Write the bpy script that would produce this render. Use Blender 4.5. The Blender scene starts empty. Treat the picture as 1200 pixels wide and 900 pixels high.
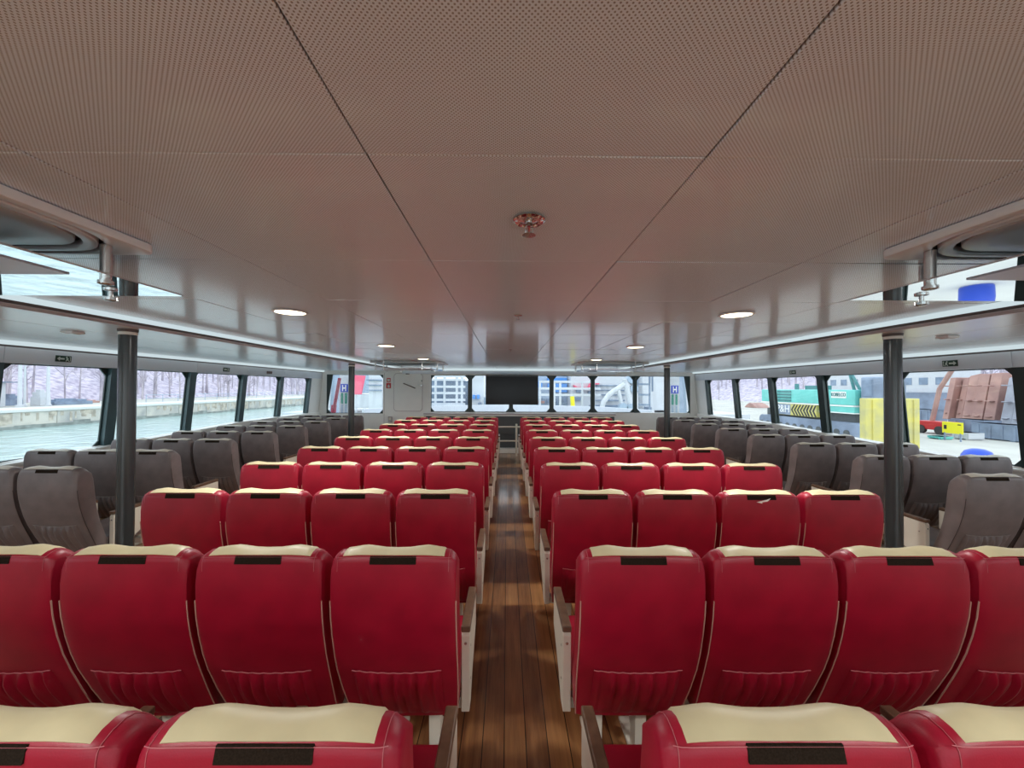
import bpy, bmesh, math, random
from mathutils import Vector, Matrix
random.seed(7)
S = bpy.context.scene
C = S.collection
PI = math.pi
CAMX, CAMZ = -0.045, 1.70
CEIL, SIDE = 2.22, 2.145          # main ceiling, side ceiling
YB, YF = -3.6, 10.3               # rear and front of the saloon
XC = 2.84                         # fascia between the two ceilings

# ------------------------------------------------------------------ materials
def nodes(name):
    m = bpy.data.materials.new(name); m.use_nodes = True
    nt = m.node_tree; nt.nodes.clear()
    out = nt.nodes.new('ShaderNodeOutputMaterial')
    return m, nt, out
def pmat(name, col, rough=.5, metal=0., spec=.5, coat=0., noise=0., nscale=20., bump=0., bscale=200., sheen=0., col2=None):
    m, nt, out = nodes(name)
    b = nt.nodes.new('ShaderNodeBsdfPrincipled')
    b.inputs['Base Color'].default_value = (*col, 1)
    b.inputs['Roughness'].default_value = rough
    b.inputs['Metallic'].default_value = metal
    b.inputs['Specular IOR Level'].default_value = spec
    b.inputs['Coat Weight'].default_value = coat
    nt.links.new(b.outputs[0], out.inputs[0])
    if noise or bump:
        tc = nt.nodes.new('ShaderNodeTexCoord')
    if noise:
        n = nt.nodes.new('ShaderNodeTexNoise'); n.inputs['Scale'].default_value = nscale; n.inputs['Detail'].default_value = 6
        r = nt.nodes.new('ShaderNodeMix'); r.data_type = 'RGBA'
        c2 = col2 or tuple(max(0, c * (1 - noise)) for c in col)
        c1 = col if col2 else tuple(min(1, c * (1 + noise)) for c in col)
        r.inputs['A'].default_value = (*c2, 1); r.inputs['B'].default_value = (*c1, 1)
        mr = nt.nodes.new('ShaderNodeMapRange'); mr.inputs['From Min'].default_value = .35; mr.inputs['From Max'].default_value = .65
        nt.links.new(tc.outputs['Object'], n.inputs['Vector'])
        nt.links.new(n.outputs['Fac'], mr.inputs['Value']); nt.links.new(mr.outputs[0], r.inputs['Factor'])
        nt.links.new(r.outputs['Result'], b.inputs['Base Color'])
    if bump:
        n2 = nt.nodes.new('ShaderNodeTexNoise'); n2.inputs['Scale'].default_value = bscale; n2.inputs['Detail'].default_value = 3
        bp = nt.nodes.new('ShaderNodeBump'); bp.inputs['Strength'].default_value = bump; bp.inputs['Distance'].default_value = .01
        nt.links.new(tc.outputs['Object'], n2.inputs['Vector'])
        nt.links.new(n2.outputs['Fac'], bp.inputs['Height']); nt.links.new(bp.outputs[0], b.inputs['Normal'])
    return m
def emat(name, col, st):
    m, nt, out = nodes(name)
    e = nt.nodes.new('ShaderNodeEmission'); e.inputs[0].default_value = (*col, 1); e.inputs[1].default_value = st
    nt.links.new(e.outputs[0], out.inputs[0]); return m
def math_node(nt, op, a=None, b=None):
    n = nt.nodes.new('ShaderNodeMath'); n.operation = op
    for i, v in enumerate((a, b)):
        if v is None: continue
        if isinstance(v, (int, float)): n.inputs[i].default_value = v
        else: nt.links.new(v, n.inputs[i])
    return n.outputs[0]

M = {}
M['red'] = pmat('red leather', (.33, .005, .026), .42, spec=.45, noise=.10, nscale=9, bump=.05, bscale=260)
M['grey'] = pmat('brown grey leather', (.17, .14, .138), .42, spec=.5, noise=.12, nscale=9, bump=.05, bscale=260)
M['ivory'] = pmat('ivory leather', (.66, .59, .37), .45, spec=.4, noise=.04, nscale=12)
M['tan'] = pmat('tan grey leather', (.60, .56, .47), .45, spec=.4, noise=.04, nscale=12)
M['patch'] = pmat('dark hook and loop tape', (.018, .012, .008), .95, spec=.1, noise=.3, nscale=300)
M['piping'] = pmat('beige piping', (.55, .33, .27), .5)
M['piping_dark'] = pmat('brown piping', (.05, .035, .033), .5)
M['stitch'] = pmat('pale thread', (.50, .14, .16), .7)
M['stitch_grey'] = pmat('grey thread', (.25, .22, .2), .7)
M['arm'] = pmat('cream painted metal', (.72, .68, .58), .4, noise=.04, nscale=6)
M['pad'] = pmat('brown armrest wood', (.13, .075, .045), .42, noise=.3, nscale=18)
M['legm'] = pmat('satin steel', (.6, .58, .53), .35, metal=.6)
M['white'] = pmat('white painted panel', (.88, .88, .84), .35, noise=.02, nscale=3)
M['frieze'] = pmat('pale grey wall panel', (.72, .75, .79), .4, noise=.02, nscale=2)
M['sideceil'] = pmat('side ceiling panel', (.84, .89, .95), .22, spec=.6, noise=.02, nscale=2)
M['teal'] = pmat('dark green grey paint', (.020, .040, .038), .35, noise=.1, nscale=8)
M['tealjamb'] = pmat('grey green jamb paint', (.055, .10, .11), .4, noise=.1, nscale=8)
M['pole'] = pmat('dark grey enamel', (.030, .036, .038), .22, spec=.6)
M['console'] = pmat('dark grey wainscot', (.085, .095, .10), .55, noise=.06, nscale=5)
M['black'] = pmat('black plastic', (.008, .008, .009), .3)
M['screen'] = pmat('glossy black screen', (.004, .004, .006), .16, spec=.2)
M['chrome'] = pmat('chrome', (.8, .78, .76), .12, metal=1.)
M['steel'] = pmat('brushed steel', (.66, .65, .64), .25, metal=1.)
M['acwhite'] = pmat('white diffuser metal', (.88, .88, .90), .3, spec=.5)
M['acdark'] = pmat('dark air slot', (.06, .05, .045), .6)
M['mirror'] = pmat('polished mirror plate', (.86, .88, .90), .02, metal=1.)
M['greyfilm'] = pmat('grey plate', (.62, .62, .70), .35, metal=.3)
M['glowwarm'] = emat('warm lamp lens', (1., .90, .62), 5.5)
M['ledstrip'] = emat('cool led diffuser', (.80, .95, 1.), .55)
M['fasciadark'] = pmat('dark aluminium groove', (.10, .08, .075), .4)
M['fascia'] = pmat('aluminium lip', (.50, .45, .45), .3, metal=.3)
M['redplastic'] = pmat('red plastic', (.5, .02, .02), .4)
M['greensign'] = pmat('dark green sign', (.010, .045, .022), .4)
M['signwhite'] = pmat('pale sign print', (.62, .68, .60), .5)
M['redsign'] = pmat('red sign', (.62, .03, .03), .4)
M['brown'] = pmat('brown plastic', (.16, .10, .09), .5)
# outside
M['quay'] = pmat('stained quay concrete', (.62, .57, .50), .9, noise=.3, nscale=.35, col2=(.36, .35, .34))
M['wet'] = pmat('wet weedy concrete', (.25, .27, .25), .6, noise=.3, nscale=1.)
M['streak'] = pmat('stained concrete streak', (.46, .40, .33), .9, noise=.3, nscale=1.5)
M['kerb'] = pmat('pale kerb', (.66, .65, .63), .8)
M['ground'] = pmat('pale yard concrete', (.54, .52, .46), .75, noise=.2, nscale=.3, col2=(.42, .40, .36))
M['hill'] = pmat('winter hillside', (.66, .58, .65), 1., noise=.3, nscale=1.1, col2=(.36, .32, .40))  # bright distance haze put into the pale lavender colour
M['trunk'] = pmat('bare trunks', (.56, .50, .54), 1., noise=.25, nscale=.4, col2=(.30, .27, .32))  # colour paled to stand in for haze over the trees
M['rust'] = pmat('rusty steel', (.50, .30, .25), .8, noise=.35, nscale=.9, col2=(.34, .20, .18))
M['rustdark'] = pmat('dark rusty steel', (.13, .09, .09), .8)
M['greyblock'] = pmat('grey concrete block', (.36, .37, .42), .9, noise=.2, nscale=.8)
M['bluegrey'] = pmat('blue grey steel', (.22, .27, .36), .7, noise=.25, nscale=.8)
M['turq'] = pmat('turquoise machine paint', (.16, .58, .52), .45, noise=.1, nscale=1.2)
M['turqdark'] = pmat('dark turquoise louvre', (.05, .20, .20), .5)
M['yellow'] = pmat('worn yellow paint', (.70, .62, .16), .6, noise=.18, nscale=1.6, col2=(.52, .48, .22))
M['yellowb'] = pmat('bright yellow', (.90, .80, .03), .5)
M['blackp'] = pmat('black paint', (.03, .03, .03), .6)
M['vessel'] = pmat('white ship paint', (.56, .58, .61), .4, noise=.03, nscale=2)
M['vesselblue'] = pmat('pale blue ship paint', (.34, .43, .53), .45, noise=.06, nscale=2)
M['shipgrey'] = pmat('blue grey ship shade paint', (.19, .25, .34), .5, noise=.2, nscale=1.5)
M['blue'] = pmat('blue paint', (.05, .24, .62), .45)
M['deepblue'] = pmat('deep blue plastic', (.02, .07, .50), .4)
M['logoblue'] = pmat('logo blue', (.01, .05, .50), .45)
M['logogreen'] = pmat('logo green', (.01, .26, .18), .45)
M['pinkred'] = pmat('faded red sign', (.80, .12, .20), .5)
M['maroon'] = pmat('maroon paint', (.36, .03, .07), .5)
M['letter'] = pmat('white lettering', (.88, .88, .85), .5)

def m_floor():
    m, nt, out = nodes('teak plank floor')
    b = nt.nodes.new('ShaderNodeBsdfPrincipled'); nt.links.new(b.outputs[0], out.inputs[0])
    tc = nt.nodes.new('ShaderNodeTexCoord'); sp = nt.nodes.new('ShaderNodeSeparateXYZ'); nt.links.new(tc.outputs['Object'], sp.inputs[0])
    q = math_node(nt, 'ADD', math_node(nt, 'DIVIDE', sp.outputs[0], .104), .5)
    idx = math_node(nt, 'FLOOR', q); fr = math_node(nt, 'FRACT', q)
    wn = nt.nodes.new('ShaderNodeTexWhiteNoise'); wn.noise_dimensions = '1D'; nt.links.new(idx, wn.inputs['W'])
    mp = nt.nodes.new('ShaderNodeMapping'); mp.inputs['Scale'].default_value = (38, 2.2, 1); nt.links.new(tc.outputs['Object'], mp.inputs['Vector'])
    n = nt.nodes.new('ShaderNodeTexNoise'); n.inputs['Scale'].default_value = 1; n.inputs['Detail'].default_value = 8; n.inputs['Roughness'].default_value = .65
    nt.links.new(mp.outputs[0], n.inputs['Vector'])
    n2 = nt.nodes.new('ShaderNodeTexNoise'); n2.inputs['Scale'].default_value = 3.5; nt.links.new(tc.outputs['Object'], n2.inputs['Vector'])
    f = math_node(nt, 'ADD', math_node(nt, 'MULTIPLY', n.outputs['Fac'], .8), math_node(nt, 'MULTIPLY', wn.outputs['Value'], .35))
    f = math_node(nt, 'ADD', f, math_node(nt, 'MULTIPLY', n2.outputs['Fac'], .3))
    cr = nt.nodes.new('ShaderNodeValToRGB'); nt.links.new(f, cr.inputs[0])
    cr.color_ramp.elements[0].position = .42; cr.color_ramp.elements[0].color = (.14, .052, .022, 1)
    cr.color_ramp.elements[1].position = 1.0; cr.color_ramp.elements[1].color = (.52, .26, .10, 1)
    seam = math_node(nt, 'GREATER_THAN', math_node(nt, 'ABSOLUTE', math_node(nt, 'SUBTRACT', fr, .5)), .478)
    mx = nt.nodes.new('ShaderNodeMix'); mx.data_type = 'RGBA'; nt.links.new(seam, mx.inputs['Factor'])
    nt.links.new(cr.outputs[0], mx.inputs['A']); mx.inputs['B'].default_value = (.012, .006, .004, 1)
    nt.links.new(mx.outputs['Result'], b.inputs['Base Color'])
    b.inputs['Roughness'].default_value = .30; b.inputs['Specular IOR Level'].default_value = .5; b.inputs['Coat Weight'].default_value = .5; b.inputs['Coat Roughness'].default_value = .14
    return m
M['floor'] = m_floor()

def m_ceiling():
    m, nt, out = nodes('perforated ceiling panel')
    b = nt.nodes.new('ShaderNodeBsdfPrincipled'); nt.links.new(b.outputs[0], out.inputs[0])
    tc = nt.nodes.new('ShaderNodeTexCoord'); sp = nt.nodes.new('ShaderNodeSeparateXYZ'); nt.links.new(tc.outputs['Object'], sp.inputs[0])
    p = .0085
    def grid(off):
        d = []
        for k in (0, 1):
            v = math_node(nt, 'FRACT', math_node(nt, 'ADD', math_node(nt, 'DIVIDE', sp.outputs[k], p), off))
            v = math_node(nt, 'SUBTRACT', v, .5)
            d.append(math_node(nt, 'MULTIPLY', v, v))
        return math_node(nt, 'LESS_THAN', math_node(nt, 'ADD', d[0], d[1]), .19 ** 2)
    hole = math_node(nt, 'MAXIMUM', grid(100.), grid(100.5))
    mx = nt.nodes.new('ShaderNodeMix'); mx.data_type = 'RGBA'; nt.links.new(hole, mx.inputs['Factor'])
    mx.inputs['A'].default_value = (.80, .89, 1.0, 1); mx.inputs['B'].default_value = (.32, .31, .32, 1)
    nt.links.new(mx.outputs['Result'], b.inputs['Base Color'])
    b.inputs['Roughness'].default_value = .36; b.inputs['Specular IOR Level'].default_value = .9; b.inputs['Coat Weight'].default_value = .55; b.inputs['Coat Roughness'].default_value = .12
    n = nt.nodes.new('ShaderNodeTexNoise'); n.inputs['Scale'].default_value = 2.2; nt.links.new(tc.outputs['Object'], n.inputs['Vector'])
    bp = nt.nodes.new('ShaderNodeBump'); bp.inputs['Strength'].default_value = .06; bp.inputs['Distance'].default_value = .02
    nt.links.new(n.outputs['Fac'], bp.inputs['Height']); nt.links.new(bp.outputs[0], b.inputs['Normal'])
    return m
M['ceiling'] = m_ceiling()

def m_glass():
    m, nt, out = nodes('window glass')
    t = nt.nodes.new('ShaderNodeBsdfTransparent'); t.inputs[0].default_value = (.95, .98, .98, 1)
    g = nt.nodes.new('ShaderNodeBsdfGlossy'); g.inputs['Roughness'].default_value = .01
    lw = nt.nodes.new('ShaderNodeLayerWeight'); lw.inputs[0].default_value = .5
    fr = math_node(nt, 'ADD', math_node(nt, 'MULTIPLY', math_node(nt, 'POWER', lw.outputs['Facing'], 5.), .5), .025)
    mx = nt.nodes.new('ShaderNodeMixShader')
    nt.links.new(fr, mx.inputs[0]); nt.links.new(t.outputs[0], mx.inputs[1]); nt.links.new(g.outputs[0], mx.inputs[2])
    nt.links.new(mx.outputs[0], out.inputs[0]); return m
M['glass'] = m_glass()

def m_water():
    m, nt, out = nodes('green harbour water')
    b = nt.nodes.new('ShaderNodeBsdfPrincipled'); nt.links.new(b.outputs[0], out.inputs[0])
    b.inputs['Base Color'].default_value = (.42, .56, .53, 1); b.inputs['Roughness'].default_value = .12
    tc = nt.nodes.new('ShaderNodeTexCoord')
    n = nt.nodes.new('ShaderNodeTexNoise'); n.inputs['Scale'].default_value = .7; n.inputs['Detail'].default_value = 5
    nt.links.new(tc.outputs['Object'], n.inputs['Vector'])
    bp = nt.nodes.new('ShaderNodeBump'); bp.inputs['Strength'].default_value = .5; bp.inputs['Distance'].default_value = .5
    nt.links.new(n.outputs['Fac'], bp.inputs['Height']); nt.links.new(bp.outputs[0], b.inputs['Normal'])
    return m
M['water'] = m_water()

# ------------------------------------------------------------------ mesh helpers
class MB:
    def __init__(s): s.v = []; s.f = []
    def add(s, vs, fs):
        o = len(s.v); s.v += [tuple(v) for v in vs]; s.f += [tuple(i + o for i in f) for f in fs]; return s
    def hexa(s, p):   # 8 points: bottom 4 ccw, top 4 ccw
        return s.add(p, [(3, 2, 1, 0), (4, 5, 6, 7), (0, 1, 5, 4), (1, 2, 6, 5), (2, 3, 7, 6), (3, 0, 4, 7)])
    def box(s, x0, x1, y0, y1, z0, z1):
        x0, x1 = sorted((x0, x1)); y0, y1 = sorted((y0, y1)); z0, z1 = sorted((z0, z1))
        return s.hexa([(x0, y0, z0), (x1, y0, z0), (x1, y1, z0), (x0, y1, z0), (x0, y0, z1), (x1, y0, z1), (x1, y1, z1), (x0, y1, z1)])
    def tube(s, pts, r, n=10, r1=None, cap=True):
        pts = [Vector(p) for p in pts]; k = len(pts); rings = []
        up = None
        for i, p in enumerate(pts):
            t = (pts[min(i + 1, k - 1)] - pts[max(i - 1, 0)]).normalized()
            if up is None:
                up = Vector((0, 0, 1)) if abs(t.z) < .9 else Vector((1, 0, 0))
            a = (up - t * up.dot(t)).normalized(); b = t.cross(a); up = a
            rr = r if r1 is None else r + (r1 - r) * i / (k - 1)
            rings.append([p + (a * math.cos(2 * PI * j / n) + b * math.sin(2 * PI * j / n)) * rr for j in range(n)])
        vs = [v for R in rings for v in R]; fs = []
        for i in range(k - 1):
            for j in range(n):
                fs.append((i * n + j, i * n + (j + 1) % n, (i + 1) * n + (j + 1) % n, (i + 1) * n + j))
        if cap: fs += [tuple(range(n))[::-1], tuple((k - 1) * n + j for j in range(n))]
        return s.add(vs, fs)
    def lathe(s, prof, c=(0, 0, 0), n=24):   # prof (r,z)
        vs = [(c[0] + r * math.cos(2 * PI * j / n), c[1] + r * math.sin(2 * PI * j / n), c[2] + z) for r, z in prof for j in range(n)]
        k = len(prof); fs = []
        for i in range(k - 1):
            for j in range(n):
                fs.append((i * n + j, i * n + (j + 1) % n, (i + 1) * n + (j + 1) % n, (i + 1) * n + j))
        fs += [tuple(range(n))[::-1], tuple((k - 1) * n + j for j in range(n))]
        return s.add(vs, fs)
    def prism(s, poly, f0, f1):   # poly of 2d points, f0/f1 map (u,v)->3d for each end
        n = len(poly); vs = [f0(*p) for p in poly] + [f1(*p) for p in poly]
        fs = [tuple(range(n))[::-1], tuple(range(n, 2 * n))] + [(i, (i + 1) % n, n + (i + 1) % n, n + i) for i in range(n)]
        return s.add(vs, fs)
    def mesh(s, name, mat, bevel=0., smooth=None, seg=2):
        me = bpy.data.meshes.new(name); me.from_pydata(s.v, [], s.f)
        bm = bmesh.new(); bm.from_mesh(me)
        bmesh.ops.recalc_face_normals(bm, faces=bm.faces)
        if bevel:
            ed = [e for e in bm.edges if len(e.link_faces) == 2 and e.calc_face_angle(0) > .6]
            bmesh.ops.bevel(bm, geom=ed, offset=bevel, segments=seg, affect='EDGES', profile=.5)
        bm.to_mesh(me); bm.free()
        if smooth is not None:
            me.polygons.foreach_set('use_smooth', [True] * len(me.polygons)); me.set_sharp_from_angle(angle=math.radians(smooth))
        me.materials.append(mat); return me
    def build(s, name, mat, parent=None, bevel=0., smooth=None, seg=2):
        return link(name, s.mesh(name, mat, bevel, smooth, seg), parent)
def link(name, data, parent=None):
    o = bpy.data.objects.new(name, data); C.objects.link(o)
    if parent: o.parent = parent
    return o
def empty(name, loc, rz=0):
    o = bpy.data.objects.new(name, None); C.objects.link(o); o.location = loc; o.rotation_euler = (0, 0, rz); o.empty_display_size = .1
    return o
def tag(o, label, cat, group=None, kind=None):
    o['label'] = label; o['category'] = cat
    if group: o['group'] = group
    if kind: o['kind'] = kind
    return o
def struct(o, label, cat):
    return tag(o, label, cat, kind='structure')
def copy_tree(o, parent=None):
    c = o.copy(); C.objects.link(c)
    if parent: c.parent = parent
    for ch in kids[o.name]: 
        copy_child(ch, c)
    return c
kids = {}
def copy_child(o, parent):
    c = o.copy(); C.objects.link(c); c.parent = parent
    for ch in list(o.children): copy_child(ch, c)
    return c

# ------------------------------------------------------------------ seats
RZ = [.335, .405, .50, .61, .69, .774, .85, .917, .98, 1.03]
RY = [.190, .158, .115, .070, .043, .022, .008, .001, .0, .0]
FZ = [.99, .92, .84, .76, .68, .60, .52, .44, .36]
FY = [.132, .142, .150, .160, .175, .195, .225, .255, .275]
def seat_profile():
    pts = [(y, z) for y, z in zip(RY, RZ)]
    top = [(.000, 1.062), (.002, 1.076), (.009, 1.087), (.030, 1.096), (.054, 1.098), (.075, 1.091), (.093, 1.077), (.109, 1.056), (.122, 1.030)]
    return pts + top + [(y, z) for y, z in zip(FY, FZ)]
PROF = seat_profile()
NRM = []
for i in range(len(PROF)):
    a = PROF[max(i - 1, 0)]; b = PROF[min(i + 1, len(PROF) - 1)]
    t = Vector((b[0] - a[0], b[1] - a[1])).normalized(); NRM.append((-t.y, t.x))   # outward (to the rear on the rear face)
def hw(z):
    return .2335 - max(0, (.62 - z)) ** 1.5 * .10
def seat_pt(i, e, off=0.):
    y, z = PROF[i]; ny, nz = NRM[i]
    ae = abs(e); q = max(0., (ae - .80) / .20)
    topness = max(0., min(1., (z - 1.02) / .06))
    front = 1. if i > 18 else 0.
    r = .006 + .030 * topness + (.028 * front)
    ins = r * (1 - math.sqrt(max(0., 1 - min(q, .999) ** 2)))
    # side wings of the headrest: raised on both sides of the middle
    wing = .009 * math.exp(-((ae - .50) / .18) ** 2) * topness * (0, .15, .7, 1., 1., .9)[max(0, min(5, i - 11))] - .004 * (1 - ae) * topness * (i > 12) - .006 * (ae ** 3) * topness
    bol = .022 * max(0, ae - .45) * front
    crown = -.004 * (1 - e * e) if i < 9 else 0
    yy = y + ny * (off - ins) + bol + crown; zz = z + nz * (off - ins) + wing
    return Vector((e * hw(z), yy, zz))
ES = [-1, -.985, -.96, -.92, -.86, -.78, -.68, -.55, -.4, -.2, 0, .2, .4, .55, .68, .78, .86, .92, .96, .985, 1]
def backrest_mb():
    mb = MB(); n = len(PROF); k = len(ES)
    vs = [seat_pt(i, e) for e in ES for i in range(n)]
    fs = [(a * n + i, a * n + i + 1, (a + 1) * n + i + 1, (a + 1) * n + i) for a in range(k - 1) for i in range(n - 1)]
    fs += [tuple(range(n)), tuple((k - 1) * n + i for i in range(n))[::-1]]
    fs.append(tuple([a * n for a in range(k)] + [a * n + n - 1 for a in reversed(range(k))]))
    return mb.add(vs, fs)
def cover_mb(i0=12):
    i1 = 22; es = [-.83, -.78, -.7, -.6, -.5, -.38, -.2, 0, .2, .38, .5, .6, .7, .78, .83]
    rows = []
    for e in es:
        edge = abs(e) > .8
        col = [seat_pt(i0, e, -.004)] + [seat_pt(i, e, -.003 if edge else .004) for i in range(i0, i1 + 1)] + [seat_pt(i1, e, -.004)]
        rows.append(col)
    n = len(rows[0]); mb = MB()
    return mb.add([p for r in rows for p in r], [(a * n + i, a * n + i + 1, (a + 1) * n + i + 1, (a + 1) * n + i) for a in range(len(es) - 1) for i in range(n - 1)])
def rear_y(z):
    for a in range(len(RZ) - 1):
        if RZ[a] <= z <= RZ[a + 1]:
            t = (z - RZ[a]) / (RZ[a + 1] - RZ[a]); return RY[a] + (RY[a + 1] - RY[a]) * t
    return RY[0] if z < RZ[0] else RY[-1]
def pocket_mb():
    mb = MB(); nx, nz = 48, 12; W = .175
    rng = random.Random(3); ph = [rng.uniform(0, 6) for _ in range(4)]
    vs = []
    for a in range(nx + 1):
        u = -1 + 2 * a / nx; x = u * W
        ztop = .600 + .016 * u * u; zbot = .338
        for b in range(nz + 1):
            v = b / nz; z = ztop + (zbot - ztop) * v
            puff = (.020 * math.sin(PI * min(1, v * 1.05) ** .7)) * (1 - abs(u) ** 4)
            ruf = .0100 * math.sin(u * 22 + ph[0] + 1.5 * v) + .005 * math.sin(u * 37 + ph[1] - 2 * v)
            ruf *= (1 - v) ** .6 * min(1, v * 7) * (1 - abs(u) ** 6)
            y = rear_y(z) - .006 - puff - ruf
            if abs(u) == 1 or b == nz: y = rear_y(z) + .006
            vs.append((x, y, z))
    n = nz + 1
    fs = [(a * n + b, a * n + b + 1, (a + 1) * n + b + 1, (a + 1) * n + b) for a in range(nx) for b in range(nz)]
    return mb.add(vs, fs)
def hem_mb():
    pts = []
    for a in range(25):
        u = -1 + a / 12; z = .600 + .016 * u * u
        pts.append((u * .172, rear_y(z) - .0075 - .002 * math.sin(a * 2.1), z + .001))
    return MB().tube(pts, .0024, 6)
def piping_mb(sg):
    return MB().tube([seat_pt(i, sg * 1.0, .001) + Vector((sg * .001, 0, 0)) for i in range(0, 8)], .0024, 6)
def stitch_mb():
    mb = MB()
    for sg in (-1, 1):
        mb.tube([seat_pt(i, sg * .885, .0006) for i in range(9, 21)], .0008, 4)
    mb.tube([(p.x, p.y + .0038, 1.0825 + (p.z - 1.062) * .8) for p in [seat_pt(10, e, .0004) for e in ES[3:-3]]], .0010, 4)
    return mb
def cushion_mb():
    return MB().hexa([(-.214, .235, .33), (.214, .235, .33), (.214, .66, .35), (-.214, .66, .35), (-.214, .235, .44), (.214, .235, .44), (.214, .68, .475), (-.214, .68, .475)])
def arm_panel_mb(x, w=.036):
    poly = [(.262, .285), (.33, .285), (.40, .36), (.60, .47), (.60, .635), (.275, .635), (.262, .622)]
    return MB().prism(poly, lambda u, v: (x - w / 2, u, v), lambda u, v: (x + w / 2, u, v))
def arm_pad_mb(x):
    return MB().box(x - .020, x + .020, .258, .60, .637, .665)
PM = {}
def seat_meshes(kind):
    lea, pip, sti, cov = {'red': ('red', 'piping', 'stitch', 'ivory'), 'grey': ('grey', 'piping_dark', 'stitch_grey', 'tan')}[kind]
    d = {}
    d['backrest'] = backrest_mb().mesh('backrest', M[lea], smooth=40)
    d['headrest_cover'] = cover_mb(12).mesh('headrest_cover', M[cov], smooth=60)
    d['grip_patch'] = MB().hexa([(-.086, -.0045, 1.058), (.086, -.0045, 1.058), (.086, .006, 1.058), (-.086, .006, 1.058), (-.086, .0035, 1.0855), (.086, .0035, 1.0855), (.086, .012, 1.0855), (-.086, .012, 1.0855)]).mesh('grip_patch', M['patch'], bevel=.001)
    d['pocket'] = pocket_mb().mesh('pocket', M[lea], smooth=80)
    d['pocket_hem'] = hem_mb().mesh('pocket_hem', M[sti], smooth=80)
    d['piping_a'] = piping_mb(-1).mesh('piping', M[pip], smooth=80)
    d['piping_b'] = piping_mb(1).mesh('piping', M[pip], smooth=80)
    d['stitching'] = stitch_mb().mesh('stitching', M[sti], smooth=80)
    d['seat_cushion'] = cushion_mb().mesh('seat_cushion', M[lea], bevel=.025, smooth=50, seg=3)
    fr = MB(); fr.box(-.222, .222, .30, .345, .27, .318); fr.box(-.222, .222, .55, .595, .27, .318); fr.box(-.15, -.12, .30, .60, .315, .345); fr.box(.12, .15, .30, .60, .315, .345)
    d['seat_frame'] = fr.mesh('seat_frame', M['legm'], bevel=.003)
    for nm, x in (('leg_a', -.10), ('leg_b', .10)):
        lg = MB(); lg.hexa([(x - .025, .33, .012), (x + .025, .33, .012), (x + .025, .40, .012), (x - .025, .40, .012), (x - .025, .315, .29), (x + .025, .315, .29), (x + .025, .385, .29), (x - .025, .385, .29)])
        lg.box(x - .032, x + .032, .24, .56, 0, .014)
        lg.tube([(x, .40, .04), (x, .56, .285)], .014, 8)
        d[nm] = lg.mesh('leg', M['arm'], bevel=.002)
    for sg, nm in ((-1, 'l'), (1, 'r')):
        d['arm_panel_' + nm] = arm_panel_mb(sg * .245).mesh('arm_panel', M['arm'], bevel=.004)
        d['armrest_' + nm] = arm_pad_mb(sg * .245).mesh('armrest', M['pad'], bevel=.005)
        sc = MB(); sc.tube([(sg * .245, .2595, .588), (sg * .245, .264, .588)], .006, 10); sc.tube([(sg * .264, .31, .40), (sg * .260, .31, .40)], .006, 10); sc.tube([(sg * .264, .31, .55), (sg * .260, .31, .55)], .006, 10)
        d['screw_' + nm] = sc.mesh('screw', M['steel'])
    return d
def make_seat(kind, arms):
    if kind not in PM: PM[kind] = seat_meshes(kind)
    d = PM[kind]
    r = empty('passenger_seat', (0, 0, 0)); ch = []
    def P(nm, key=None, par=r):
        o = link(nm, d[key or nm], par)
        if par is r: ch.append(o)
        return o
    P('backrest'); c = P('headrest_cover'); c['label'] = 'ivory headrest cover'
    g = P('grip_patch'); g['label'] = 'dark rectangular tape patch'
    pk = P('pocket'); P('pocket_hem', par=pk)
    P('piping', 'piping_a'); P('piping', 'piping_b'); P('stitching'); P('seat_cushion'); P('seat_frame'); P('leg', 'leg_a'); P('leg', 'leg_b')
    for a in arms:
        p = P('arm_panel', 'arm_panel_' + a); p['label'] = 'cream metal side panel'; P('screw', 'screw_' + a, p)
        q = P('armrest', 'armrest_' + a); q['label'] = 'brown wooden armrest pad'
    kids[r.name] = ch
    return r
ORD = ['nearest', 'second', 'third', 'fourth', 'fifth', 'sixth', 'seventh', 'eighth', 'ninth', 'tenth']
RED_Y = [.681] + [1.44 + .842 * k for k in range(9)]
protos = {}
def place_seat(kind, arms, loc, label, group, zs=1.):
    key = (kind, arms)
    if key not in protos:
        o = protos[key] = make_seat(kind, arms)
    else:
        src = protos[key]; o = src.copy(); C.objects.link(o)
        for ch in kids[src.name]: copy_child(ch, o)
    o.location = loc; o.scale = (1, 1, zs)
    tag(o, label, 'seat', group)
    return o
torn = None
for side, sg in (('left', -1), ('right', 1)):
    for r, y in enumerate(RED_Y):
        for k in range(4):
            inner, outer = ('r', 'l') if sg < 0 else ('l', 'r')
            arms = inner + outer if k == 0 else outer
            rowt = 'nearest row' if r == 0 else ('farthest row' if r == 9 else ORD[r] + ' row back')
            place = ['aisle seat', 'second from aisle', 'third from aisle', 'outer end seat'][k]
            o = place_seat('red', arms, (sg * (.4675 + .5 * k), y, 0), f'red leather seat with ivory headrest, {side} block, {rowt}, {place}', 'red seats in the centre blocks', .987)
            if (side, r, k) == ('right', 2, 2): torn = o
t = MB(); t.add([(.0, -.006, 1.045), (.03, -.010, 1.052), (.045, -.012, 1.070), (.02, -.010, 1.060), (-.02, -.008, 1.050), (-.035, -.006, 1.046), (.0, -.006, 1.038)], [(0, 1, 2, 3), (0, 3, 4, 5), (0, 5, 6)])
t.add([(.0, -.005, 1.045), (.03, -.009, 1.052), (.045, -.011, 1.070), (.02, -.009, 1.060), (-.02, -.007, 1.050), (-.035, -.005, 1.046), (.0, -.005, 1.038)], [(3, 2, 1, 0), (5, 4, 3, 0), (6, 5, 0)])
o = t.build('torn_tape', M['letter'], torn); o['label'] = 'torn white scrap on the patch'
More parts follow.
